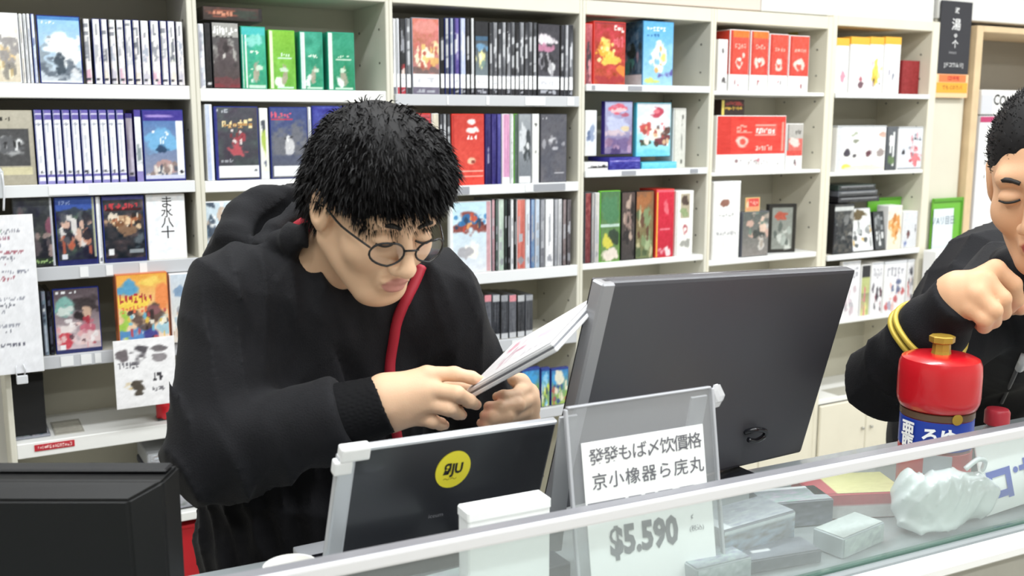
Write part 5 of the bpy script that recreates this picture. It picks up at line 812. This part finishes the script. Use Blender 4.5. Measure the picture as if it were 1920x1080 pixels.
def bvh_of(o):
    me = o.data; return BVHTree.FromPolygons([o.matrix_world @ v.co for v in me.vertices], [tuple(p.vertices) for p in me.polygons])
def rest_hand(S, w, d, side, s):
    """a relaxed hand lying palm down: wrist w, pointing along d, thumb towards side"""
    w = Vector(w); d = Vector(d).normalized(); side = Vector(side).normalized()
    for i, (o_, L, r) in enumerate(((.03, .072, .0098), (.01, .08, .0102), (-.01, .074, .0098), (-.029, .058, .0088))):
        k = w+d*(.085-.004*abs(i-1))*s+side*o_*s+Vector((0, 0, .008)); S.add(cone(T3(w+side*o_*.35), T3(k), .021*s, .0125*s), .014)
        a = k+d*L*.45*s+Vector((0, 0, .006)); b = a+d*L*.3*s-Vector((0, 0, .012*s)); c = b+d*L*.2*s-Vector((0, 0, .013*s)); chain(S, [T3(k), T3(a), T3(b), T3(c)], [(r+.0015)*s, r*s, (r-.001)*s, (r-.0022)*s], .004)
    chain(S, [T3(w+side*.012), T3(w+d*.035*s+side*.04*s), T3(w+d*.065*s+side*.052*s-Vector((0, 0, .006))), T3(w+d*.088*s+side*.05*s-Vector((0, 0, .01)))], [.02*s, .0145*s, .012*s, .009*s], .008)
T3 = lambda v: (v[0], v[1], v[2])
def folds(seed, amp, freq, n=4):
    rng = np.random.default_rng(seed); K = rng.normal(0, freq, (n, 3)); ph = rng.uniform(0, 6.3, n); K2 = rng.normal(0, freq*.45, (n, 3)); K3 = rng.normal(0, freq*.4, (n, 3))
    def f(P, D):
        s = np.zeros(len(P))
        for k, k2, k3, p in zip(K, K2, K3, ph):
            w = .5+.5*np.sin(P@k3+p*3); s += w*(1-2.6*np.abs(np.sin(P@k+p+1.5*np.sin(P@k2+p*2)))**.6)
        return -amp*s/n**.5*.8
    return f
JACK = mat('jacket_black_cloth', '19191C', .8, spec=.2, noise=.12, nscale=25, bump=.25, bscale=420, sheen=.03)
HAIR = mat('hair_black', '100E0F', .6, spec=.25); REDC = mat('red_lining', 'A81C30', .6)
# ================================================================ the two people
rh = Vector(_r); chz = Vector((math.sin(YAW), math.cos(YAW), 0))
def half(p, n, R):
    p = np.array(p); n = np.array(n)/np.linalg.norm(n)
    return lambda P: np.maximum(-((P-p)@n), np.linalg.norm(P-p, axis=1)-R)
def mix(a, b, t): return Vector(a)*(1-t)+Vector(b)*t
# ---- man in the black hooded jacket
man = empty('person', (.53, 1.52, 0)); tag(man, 'man with glasses in a black hooded jacket looking at a white case', 'person')
HO = at(703, 388, 1.345); HS = .985
fh = (rh*.60-chz*.80).normalized(); pt = math.radians(27); HF = fh*math.cos(pt)-Vector((0, 0, 1))*math.sin(pt); HU = Vector((0, 0, 1))*math.cos(pt)+fh*math.sin(pt)
HM = frame(HF, HU+rh*.0); hw = lambda x, y, z: Vector(np.array(HO)+HM@(np.array((x, y, z))*HS))
B = SDF(); head_prims(B, HM, np.array(HO), HS)
nb = Vector((.525, 1.50, 1.33))
B.add(cone(T3(hw(0, -.03, -.05)), T3(nb), .056, .062), .03)
rs, re = at(436, 572, 1.5), at(408, 850, 1.42); rw = at(722, 757, 1.278); ls, le = at(815, 560, 1.47), at(880, 735, 1.48); lw_ = at(968, 822, 1.40)
chain(B, [T3(nb), (.53, 1.57, 1.1), (.53, 1.58, .85)], [.075, .09, .09], .04)
chain(B, [T3(nb), T3(rs), T3(re), T3(rw)], [.05, .05, .043, .03], .02); chain(B, [T3(nb), T3(ls), T3(le), T3(lw_)], [.05, .05, .043, .03], .02)
for x in (-1, 1): chain(B, [(.53+x*.08, 1.57, .84), (.53+x*.09, 1.54, .46), (.53+x*.095, 1.57, .07)], [.06, .05, .035], .03)
# right hand (at the left in view): back of the hand to the viewer, index finger on the case
a_ = lambda x, y, Y: T3(at(x, y, Y))
W1, W2 = a_(722, 738, 1.279), a_(732, 776, 1.279)
K = [a_(800, 702, 1.265), a_(812, 731, 1.25), a_(806, 758, 1.252), a_(786, 783, 1.266)]
chain(B, [T3(rw), W1, K[0]], [.026, .024, .0125], .014); chain(B, [T3(rw), W2, K[3]], [.026, .021, .0115], .014); chain(B, [W1, K[1]], [.023, .0125], .014); chain(B, [W2, K[2]], [.022, .012], .014)
B.add(cone(a_(752, 745, 1.272), a_(788, 738, 1.266), .026, .02), .016)
chain(B, [K[0], a_(852, 701, 1.250), a_(884, 708, 1.246), a_(904, 715, 1.245)], [.0118, .0102, .009, .0072], .005)
chain(B, [K[1], a_(856, 738, 1.226), a_(880, 752, 1.232), a_(893, 759, 1.246)], [.0122, .0112, .0098, .0078], .004)
chain(B, [K[2], a_(842, 766, 1.232), a_(858, 774, 1.244), a_(866, 778, 1.256)], [.0118, .0108, .0095, .0076], .004)
chain(B, [K[3], a_(812, 790, 1.252), a_(826, 795, 1.26), a_(834, 797, 1.27)], [.0108, .0098, .0088, .007], .004)
chain(B, [a_(742, 742, 1.3), a_(800, 722, 1.315), a_(850, 722, 1.31), a_(884, 727, 1.295)], [.018, .0135, .0118, .009], .008)
# left hand (at the right in view): curled under the case
LK = [a_(984, 729, 1.322), a_(990, 750, 1.314), a_(982, 771, 1.308), a_(962, 790, 1.304)]; L1 = a_(980, 797, 1.352)
for q, r in zip(LK, (.0125, .0125, .0122, .0115)): B.add(cone(L1, q, .024, r), .014)
B.add(cone(a_(975, 765, 1.335), a_(985, 752, 1.335), .024, .022), .016)
chain(B, [LK[0], a_(966, 743, 1.288), a_(944, 743, 1.283), a_(932, 744, 1.29)], [.012, .0108, .0095, .0075], .004)
chain(B, [LK[1], a_(970, 760, 1.276), a_(938, 764, 1.272), a_(916, 762, 1.282)], [.0122, .0112, .01, .0078], .004)
chain(B, [LK[2], a_(950, 780, 1.27), a_(925, 782, 1.27), a_(908, 779, 1.282)], [.0118, .0108, .0096, .0076], .004)
chain(B, [LK[3], a_(932, 796, 1.275), a_(914, 797, 1.278), a_(902, 793, 1.288)], [.0108, .0098, .0088, .007], .004)
chain(B, [L1, a_(992, 738, 1.345), a_(976, 716, 1.33), a_(962, 712, 1.318)], [.022, .0145, .0122, .0095], .008)
tips = [(q, .012) for q in (a_(904, 715, 1.236), a_(893, 759, 1.24), a_(866, 778, 1.25), a_(834, 797, 1.262), a_(932, 744, 1.28), a_(916, 762, 1.275), a_(908, 779, 1.275), a_(902, 793, 1.28))]
body1, BV = net_mesh('body', B, (.2, 1.12, .02), (.98, 1.74, 1.68), .0029, SKINM, man, None, skin_col(SKIN1, LIP1, HM, HO, HS, tips))
# jacket
J = SDF()
J.add(ell((.525, 1.56, 1.12), (.225, .155, .27)), .01); J.add(ell((.525, 1.57, .87), (.225, .155, .2)), .05); J.add(cone(T3(mix(rs, nb, .12)), T3(mix(ls, nb, .12)), .088, .084), .05)
fa = at(630, 783, 1.312)
chain(J, [T3(rs), T3(re), T3(fa)], [.08, .081, .062], .025); J.sub(half(fa+(Vector(rw)-fa)*.22, (Vector(rw)-fa)+Vector((.015, 0, .008)), .13), .006)
lf = at(950, 825, 1.43); chain(J, [T3(ls), T3(le), T3(lf)], [.082, .078, .055], .025)
J.sub(half(at(966, 820, 1.395), Vector(lw_)-Vector(le), .08), .003)
ring = [nb+Vector((.085*math.cos(t), -.015+.075*math.sin(t), .035-.02*math.sin(t))) for t in np.linspace(0, 2*math.pi, 15)]
chain(J, [T3(q) for q in ring], [.028]*15, .01)
for q in (hw(0, 0, 0), ): J.sub(local(ell((0, .0, .03), (.1, .12, .13)), HM, np.array(HO), HS), .01)
J.sub(cone(T3(hw(0, -.02, -.06)), T3(nb+Vector((0, 0, .03))), .064, .06), .008)
fold1 = folds(3, .0135, 23)
def jfold(P, D):
    e = fold1(P, D); q = P-np.array(re); k = np.exp(-(q*q).sum(1)/.03)
    return e*(.6+.7*k)*np.clip(np.linalg.norm(P-np.array(rw), axis=1)/.1-.5, 0, 1)
jk, JV = net_mesh('jacket', J, (.12, 1.18, .66), (1.0, 1.78, 1.6), .0058, JACK, man, jfold); bj = bvh_of(jk)
HD = SDF(); hoodp = [at(452, 475, 1.53), at(440, 440, 1.55), at(455, 408, 1.57), at(495, 385, 1.58), at(548, 374, 1.58), at(610, 380, 1.57)]
chain(HD, [T3(q) for q in hoodp], [.026, .03, .031, .031, .03, .026], .015); chain(HD, [T3(q+Vector((.035, -.05, -.012))) for q in hoodp], [.016, .019, .02, .02, .019, .016], .01)
chain(HD, [T3(q+Vector((.0, .02, -.05))) for q in hoodp], [.04]*6, .03)
net_mesh('hood', HD, (.2, 1.38, 1.15), (.72, 1.76, 1.6), .005, JACK, man, folds(6, .008, 26))
CU = SDF(); CU.add(cone(T3(fa), T3(at(734, 755, 1.274)), .0475, .0405), .004); CU.sub(half(rw, (Vector(rw)-fa)+Vector((.02, 0, .012)), .075), .003); cax = np.array((Vector(rw)-fa).normalized()); cs1 = np.cross(cax, (0, 0, 1)); cs1 /= np.linalg.norm(cs1); cs2 = np.cross(cax, cs1)
def ribs(P, D): q = P-np.array(fa); return .0009*np.sin(46*np.arctan2(q@cs2, q@cs1))
cu_ = net_mesh('ribbed_cuff', CU, (.3, 1.1, 1.0), (.62, 1.42, 1.3), .0028, mat('cuff_black_knit', '141416', .85, spec=.15), man, ribs)
T = SDF(); chain(T, [(.45, 1.55, .86), (.44, 1.54, .48), (.435, 1.57, .09)], [.1, .075, .06], .03); chain(T, [(.61, 1.55, .86), (.62, 1.54, .48), (.625, 1.57, .09)], [.1, .075, .06], .03)
net_mesh('trousers', T, (.3, 1.38, .0), (.78, 1.72, 1.0), .012, mat('trousers_dark', '23242A', .8), man)
SHOE = mat('shoe_black', '1A1A1C', .5)
for x in (.435, .625):
    s_ = SDF(); s_.add(ell((x, 1.5, .045), (.042, .13, .044)), .02); s_.add(ell((x, 1.57, .06), (.04, .055, .058)), .02); net_mesh('shoe', s_, (x-.06, 1.33, 0.001), (x+.06, 1.66, .14), .01, SHOE, man)
# cuff seam, zip strip, collar lining
zp = [surf(bj, x, y, .004) for x, y in ((790, 500), (778, 530), (760, 565), (745, 600), (738, 640), (733, 670), (731, 700), (734, 740), (738, 780), (744, 815), (750, 845), (756, 880))]
zp = [q for q in zp if q is not None and q.y > 1.3]
if len(zp) > 3:
    z_ = tube('zip_lining', spline(zp, 4), .0085, REDC, man); z_.matrix_parent_inverse = man.matrix_world.inverted(); z_['label'] = 'dark red lining along the jacket zip'
cl_ = tube('collar_lining', [nb+Vector((.067*math.cos(t), -.018+.06*math.sin(t), .052-.03*math.sin(t))) for t in np.linspace(0, 2*math.pi, 29)[:-1]], .013, REDC, man, 10, closed=True); cl_.matrix_parent_inverse = man.matrix_world.inverted(); cl_['label'] = 'dark red collar lining'
hl = [surf(bj, x, y, .003) for x, y in ((438, 418), (446, 402), (462, 385), (484, 371), (510, 362))]
if all(q is not None for q in hl): tube('hood_edge', spline(hl, 4), .0028, mat('hood_edge_grey', '8C8C8E', .5), man).matrix_parent_inverse = man.matrix_world.inverted()  # thin pale grey line following the edge of the hood
# hair, brows, eyes, glasses
def hair_sdf(M, o, s, cap, cuts):
    h = SDF(); L = lambda fn: local(fn, M, np.array(o), s)
    for c, r in cap: h.add(L(ell(c, r)), .02*s)
    for fn, k in cuts: h.sub(L(fn), k*s)
    return h
Hh = hair_sdf(HM, HO, HS, [((0, -.016, .05), (.094, .112, .1)), ((0, .03, .086), (.08, .084, .06)), ((0, -.05, .0), (.088, .078, .085))],
              [(ell((0, .155, -.045), (.14, .085, .122)), .012), (lambda P: np.maximum(P[:, 2]+.052+0*P[:, 0], -(P[:, 1]+.5)), .01), (ell((-.085, .035, -.035), (.05, .055, .06)), .012), (ell((.085, .035, -.035), (.05, .055, .06)), .012)])
nz = folds(9, .004, 45)
c0 = np.array(HO)
hr, HV = net_mesh('hair', Hh, c0-.24, c0+.24, .0042, HAIR, man, lambda P, D: nz(P, D))
ax_ = np.array(HM)
def flow1(p):
    q = (p-c0)@ax_; v = np.array([q[0]*2.0, .35+q[1]*1.5, -.35-.5*max(0, .05-q[2])*8]); v /= np.linalg.norm(v); return ax_@v
hair_blades('hair_strands', HV, normals_of(hr), HAIR, man, 17000, .019, flow1, 5, .0011)
def face_bits(M, o, s, parent, lookdown=.3, brow_col='16120F'):
    W = lambda x, y, z: np.array(o)+M@(np.array((x, y, z))*s)
    bm_ = mat('brow_hair', brow_col, .6); IW = mat('eye_white', 'E6E0DA', .2); IR = mat('iris_dark', '1A120E', .1)
    for x in (-1, 1):
        pts = [Vector(W(x*.014, .0945, .0225)), Vector(W(x*.026, .0945, .0275)), Vector(W(x*.04, .0875, .0265)), Vector(W(x*.05, .078, .021))]
        b = tube('eyebrow', spline(pts, 4), [.0032*s]*4+[.004*s]*4+[.0032*s]*4+[.0012*s], bm_, parent, 6); b.matrix_parent_inverse = parent.matrix_world.inverted()
        pts = [Vector(W(x*.0165, .0925, -.0005)), Vector(W(x*.024, .0955, -.0025)), Vector(W(x*.034, .0955, -.0035)), Vector(W(x*.0445, .0895, -.002))]
        b = tube('eyelashes', spline(pts, 4), .0017*s, bm_, parent, 5); b.matrix_parent_inverse = parent.matrix_world.inverted()
    return W
W1_ = face_bits(HM, HO, HS, man)
GLM = mat('glasses_black', '141416', .25); LEN = clear_mat('lens_clear', (.95, .96, .97))
gs = empty('glasses', tuple(W1_(0, .11, 0))); gs.parent = man; gs.matrix_parent_inverse = man.matrix_world.inverted()
def gpart(ob):
    bpy.context.view_layer.update(); ob.parent = gs; ob.matrix_parent_inverse = gs.matrix_world.inverted()
for x in (-1, 1):
    rim = [Vector(W1_(x*.034+.0245*math.cos(t)*(1-.12*math.sin(t)), .113-.012*abs(math.cos(t))*(1 if x*math.cos(t) > 0 else .2), -.006+.018*math.sin(t))) for t in np.linspace(0, 2*math.pi, 25)[:-1]]
    r_ = tube('rim', rim, .0016, GLM, None, 6, closed=True)
    bm = bmesh.new(); bm.faces.new([bm.verts.new(v) for v in rim]); ln = done('lens', bm, LEN)
    tp = tube('temple', spline([Vector(W1_(x*.0585, .1, 0)), Vector(W1_(x*.078, .05, .004)), Vector(W1_(x*.083, .005, .008)), Vector(W1_(x*.082, -.02, -.008))], 4), .0016, GLM, None, 6)
    for ob in (r_, ln, tp): gpart(ob)
br = tube('bridge', [Vector(W1_(-.011, .1125, -.002)), Vector(W1_(0, .117, .0005)), Vector(W1_(.011, .1125, -.002))], .0016, GLM, None, 6); gpart(br)
# ---- the white case he holds
A0 = at(882, 746, 1.252); yy = 1.252
while (at(1044, 657, yy)-A0).length < .189 and yy > 1.0: yy -= .002
e1 = (at(1044, 657, yy)-A0).normalized(); e2 = (chz*.95+rh*.28+Vector((0, 0, .16))); e2 = (e2-e1*e2.dot(e1)).normalized(); e3 = e1.cross(e2)
hc_ = bpy.data.objects.new('game_case', None); hc_.empty_display_size = .05; COL.objects.link(hc_)
hc_.matrix_world = Matrix(((e1.x, e2.x, e3.x, A0.x), (e1.y, e2.y, e3.y, A0.y), (e1.z, e2.z, e3.z, A0.z), (0, 0, 0, 1)))
tag(hc_, 'white game case with pink marks held in the man\'s hands', 'game case')
box('case_shell', (0, 0, -.002), (.19, .135, .0045), mat('case_pearl', 'E6E7EA', .3, coat=.3), hc_, bev=.0015); box('case_shell', (0, 0, .0065), (.19, .135, .012), mat('case_pearl', 'E6E7EA', .3, coat=.3), hc_, bev=.0015); box('seam', (.001, .001, .004), (.189, .134, .007), mat('seam_grey', '7E7F86', .5), hc_)
cs_ = sheet('cover_sheet', .184, .129, [('g', 'F4F2F4', 'F1F0F2'), ('b', .42, .5, .1, .12, 'D89AB0', .8), ('b', .16, .75, .05, .14, 'E4A8B8', .8), ('t', 6, .2, .34, .2, .8, 'D9B9C4'), ('b', .7, .6, .14, .14, 'E4D2E0', .8), ('t', 5, .55, .9, .15, .3, 'C9C4CC')], hc_, 'heldcase', loc=(.095, .003, .0126), rx=-math.pi/2); 
# ---- person at the right edge
wo = empty('person', (2.14, 1.5, 0)); tag(wo, 'person in a black jacket resting chin on a fist at the right edge', 'person')
PO = at(1974, 334, 1.0); PS = 1.15
fh2 = (rh*-.66-chz*.75).normalized(); pt2 = math.radians(15); PF = fh2*math.cos(pt2)-Vector((0, 0, 1))*math.sin(pt2); PU = Vector((0, 0, 1))*math.cos(pt2)+fh2*math.sin(pt2)-rh*.12
PM = frame(PF, PU); pw_ = lambda x, y, z: Vector(np.array(PO)+PM@(np.array((x, y, z))*PS))
G = SDF(); head_prims(G, PM, np.array(PO), PS)
nb2 = pw_(.0, -.08, -.19); G.add(cone(T3(pw_(0, -.025, -.06)), T3(nb2), .054*PS, .06*PS), .03)
s2r = at(1890, 545, 1.22); e2r = at(1664, 712, 1.185); w2 = at(1783, 578, 1.035); s2l = Vector((2.28, 1.36, 1.2))
ch2 = Vector((2.06, 1.47, 1.05))
chain(G, [T3(nb2), T3(ch2), (2.14, 1.55, .8)], [.06, .08, .09], .03); chain(G, [T3(nb2), T3(s2r), T3(e2r), T3(w2)], [.05, .055, .045, .032], .02); chain(G, [T3(nb2), T3(s2l), (2.32, 1.27, 1.03), (2.13, 1.17, 1.005)], [.05, .055, .042, .028], .02)
rest_hand(G, (2.13, 1.17, .998), (-1, -.35, -.12), (-.35, 1, 0), 1.08)
for x in (-1, 1): chain(G, [(2.14+x*.08, 1.54, .82), (2.14+x*.09, 1.52, .45), (2.14+x*.095, 1.55, .07)], [.06, .05, .035], .03)
Z = PS*.97
QK = [a_(1866, 505, 1.0), a_(1848, 527, .985), a_(1833, 553, .98), a_(1822, 579, .985)]
P1, P2 = a_(1785, 560, 1.035), a_(1790, 592, 1.035)
chain(G, [T3(w2), P1, QK[0]], [.024*Z, .024*Z, .0145*Z], .015); chain(G, [P1, QK[1]], [.024*Z, .014*Z], .015); chain(G, [P2, QK[2]], [.022*Z, .0138*Z], .015); chain(G, [T3(w2), P2, QK[3]], [.024*Z, .021*Z, .0128*Z], .015)
G.add(cone(a_(1800, 550, 1.02), a_(1826, 545, 1.0), .032*Z, .026*Z), .018)
chain(G, [QK[0], a_(1899, 533, .985), a_(1905, 562, .99), a_(1893, 578, 1.0)], [.0135*Z, .0122*Z, .011*Z, .009*Z], .004)
chain(G, [QK[1], a_(1878, 560, .962), a_(1880, 585, .972), a_(1868, 592, .99)], [.0138*Z, .0126*Z, .0112*Z, .009*Z], .004)
chain(G, [QK[2], a_(1862, 582, .958), a_(1862, 601, .972), a_(1852, 602, .99)], [.0135*Z, .0122*Z, .0108*Z, .0088*Z], .004)
chain(G, [QK[3], a_(1846, 598, .966), a_(1845, 612, .98), a_(1838, 610, .995)], [.0125*Z, .0112*Z, .0098*Z, .008*Z], .004)
chain(G, [a_(1800, 555, 1.045), a_(1860, 560, 1.05), a_(1895, 572, 1.03), a_(1914, 578, 1.0)], [.022*Z, .0155*Z, .0135*Z, .0105*Z], .008)
tips2 = [(q, .02) for q in (a_(1914, 578, .99), a_(1893, 578, .99), a_(1868, 592, .97), a_(1852, 602, .97))]
body2, _v = net_mesh('body', G, (1.1, .78, .02), (2.46, 1.74, 1.75), .0031, SKINM, wo, None, skin_col(SKIN2, LIP2, PM, PO, PS, tips2))
Q = SDF()
Q.add(ell((2.11, 1.475, 1.05), (.225, .15, .27)), .02); Q.add(ell((2.13, 1.54, .8), (.21, .15, .2)), .05); Q.add(cone(T3(s2r), T3(s2l), .09, .09), .05); Q.add(cone(T3(nb2), T3(ch2), .105, .155), .04)
f2 = Vector(mix(e2r, w2, .73)); chain(Q, [T3(s2r), T3(e2r), T3(f2)], [.092, .073, .06], .025); Q.add(cone(T3(f2), T3(Vector(mix(e2r, w2, 1.2))), .047, .044), .008)
Q.sub(half(mix(e2r, w2, 1.14), w2-e2r, .1), .003)
chain(Q, [T3(s2l), (2.32, 1.27, 1.045), (2.17, 1.185, 1.017)], [.085, .07, .05], .025)
rg2 = [nb2+Vector((.1*math.cos(t), .02+.09*math.sin(t), .03)) for t in np.linspace(0, 2*math.pi, 15)]; chain(Q, [T3(q) for q in rg2], [.034]*15, .012)
Q.sub(local(ell((0, .01, .01), (.088, .11, .125)), PM, np.array(PO), PS), .012); Q.sub(cone(T3(pw_(0, -.02, -.06)), T3(nb2+Vector((0, 0, .03))), .068, .064), .008)
f2_ = folds(12, .0105, 19)
def fold2(P, D): return f2_(P, D)*np.clip(np.linalg.norm(P-np.array(w2), axis=1)/.1-.5, 0, 1)
jk2, _w = net_mesh('jacket', Q, (1.08, .9, .62), (2.5, 1.76, 1.6), .0064, JACK, wo, fold2); bq = bvh_of(jk2)
T = SDF(); chain(T, [(2.06, 1.54, .84), (2.05, 1.52, .45), (2.045, 1.55, .09)], [.1, .075, .06], .03); chain(T, [(2.22, 1.54, .84), (2.23, 1.52, .45), (2.235, 1.55, .09)], [.1, .075, .06], .03)
net_mesh('trousers', T, (1.9, 1.36, 0), (2.4, 1.72, 1.0), .014, mat('trousers_dark', '23242A', .8), wo)
for x in (2.045, 2.235):
    s_ = SDF(); s_.add(ell((x, 1.48, .045), (.042, .13, .044)), .02); s_.add(ell((x, 1.55, .06), (.04, .055, .058)), .02); net_mesh('shoe', s_, (x-.06, 1.31, 0.001), (x+.06, 1.64, .14), .01, SHOE, wo)
adir = (w2-e2r).normalized(); sidev = adir.cross(Vector((0, 0, 1))).normalized(); GT = mat('gold_trim', 'CBB24A', .45, .3)
for t_, r_, nm in ((.64, .0655, 'gold_cuff_trim'), (.71, .0625, 'gold_cuff_trim')):
    c_ = mix(e2r, w2, t_); u2 = adir.cross(sidev)
    ps_ = []
    for t in np.linspace(0, 2*math.pi, 41)[:-1]:
        dr = sidev*math.cos(t)+u2*math.sin(t); hit = bq.ray_cast(c_+dr*.14+adir*(.006*math.sin(2*t+1)), -dr, .2)
        if hit[0] is not None and (hit[0]-c_).length < .1: ps_.append(hit[0]+dr*.002)
    g_ = tube(nm, ps_, .0052, GT, wo, 8, closed=True); g_.matrix_parent_inverse = wo.matrix_world.inverted()
ly = [surf(bq, x, y, .006) for x, y in ((1919, 665), (1908, 690), (1897, 715), (1886, 738), (1878, 755))]
if all(q is not None for q in ly):
    tube('lanyard_cord', spline(ly, 4), .004, mat('cord_grey', '4A4A4E', .5), wo).matrix_parent_inverse = wo.matrix_world.inverted(); tube('lanyard_clip', [ly[0]+Vector((0, -.004, 0)), ly[1]+Vector((0, -.004, 0))], .0085, mat('clip_white', 'E4E4E6', .3), wo).matrix_parent_inverse = wo.matrix_world.inverted()
PH = hair_sdf(PM, PO, PS, [((0, -.017, .04), (.083, .101, .0925)), ((0, -.05, .01), (.078, .07, .083))],
              [(ell((0, .15, -.035), (.15, .096, .125)), .012), (lambda P: P[:, 2]+.075, .01), (ell((-.085, .045, -.03), (.045, .05, .055)), .012), (ell((.085, .045, -.03), (.045, .05, .055)), .012)])
c2_ = np.array(PO); ax2 = np.array(PM)
hr2, HV2 = net_mesh('hair', PH, c2_-.26, c2_+.26, .0046, HAIR, wo, folds(21, .0012, 60))
def flow2(p):
    q = (p-c2_)@ax2; v = np.array([q[0]*1.5, -.8, .15+q[2]]); v /= np.linalg.norm(v); return ax2@v
hair_blades('hair_strands', HV2, normals_of(hr2), HAIR, wo, 11000, .011, flow2, 8, .001)
face_bits(PM, PO, PS, wo)
# ---- crumpled white plastic bag behind the glass
pbg = on_off(1800, 985, .02); pc_ = (pbg.x, pbg.y+.045, 0)
Sb = SDF(); c1_ = on_off(1770, 940, .047); c2b = on_off(1828, 945, .045); c3b = on_off(1715, 930, .045); c4b = on_off(1745, 1010, .04)
Sb.add(ell((c1_.x, c1_.y, CT+.045), (.075, .035, .045)), .02); Sb.add(ell((c2b.x, c2b.y, CT+.035), (.05, .03, .034)), .03); Sb.add(ell((c3b.x, c3b.y+.01, CT+.05), (.025, .028, .048)), .02); Sb.add(ell((c4b.x, c4b.y, CT+.012), (.055, .03, .014)), .02)
Sb.sub(lambda P: P[:, 2]-(CT+.006), .002)
fb = folds(31, .005, 70)
bag = empty('plastic_bag', (c1_.x, c1_.y, CT+.001)); tag(bag, 'crumpled white plastic bag lying behind the glass guard in front of the jar', 'bag')
bgm = mat('bag_white_plastic', 'DDE2E2', .25, coat=.3, bump=.2, bscale=60)
net_mesh('bag_film', Sb, (c3b.x-.07, c1_.y-.075, CT-.01), (c2b.x+.1, c1_.y+.09, CT+.13), .0035, bgm, bag, fb)
tube('bag_handle', spline([(.03, -.01, .085), (.05, -.015, .098), (.075, -.01, .09), (.085, 0, .07)], 5), [.004]*15+[.003], bgm, bag)
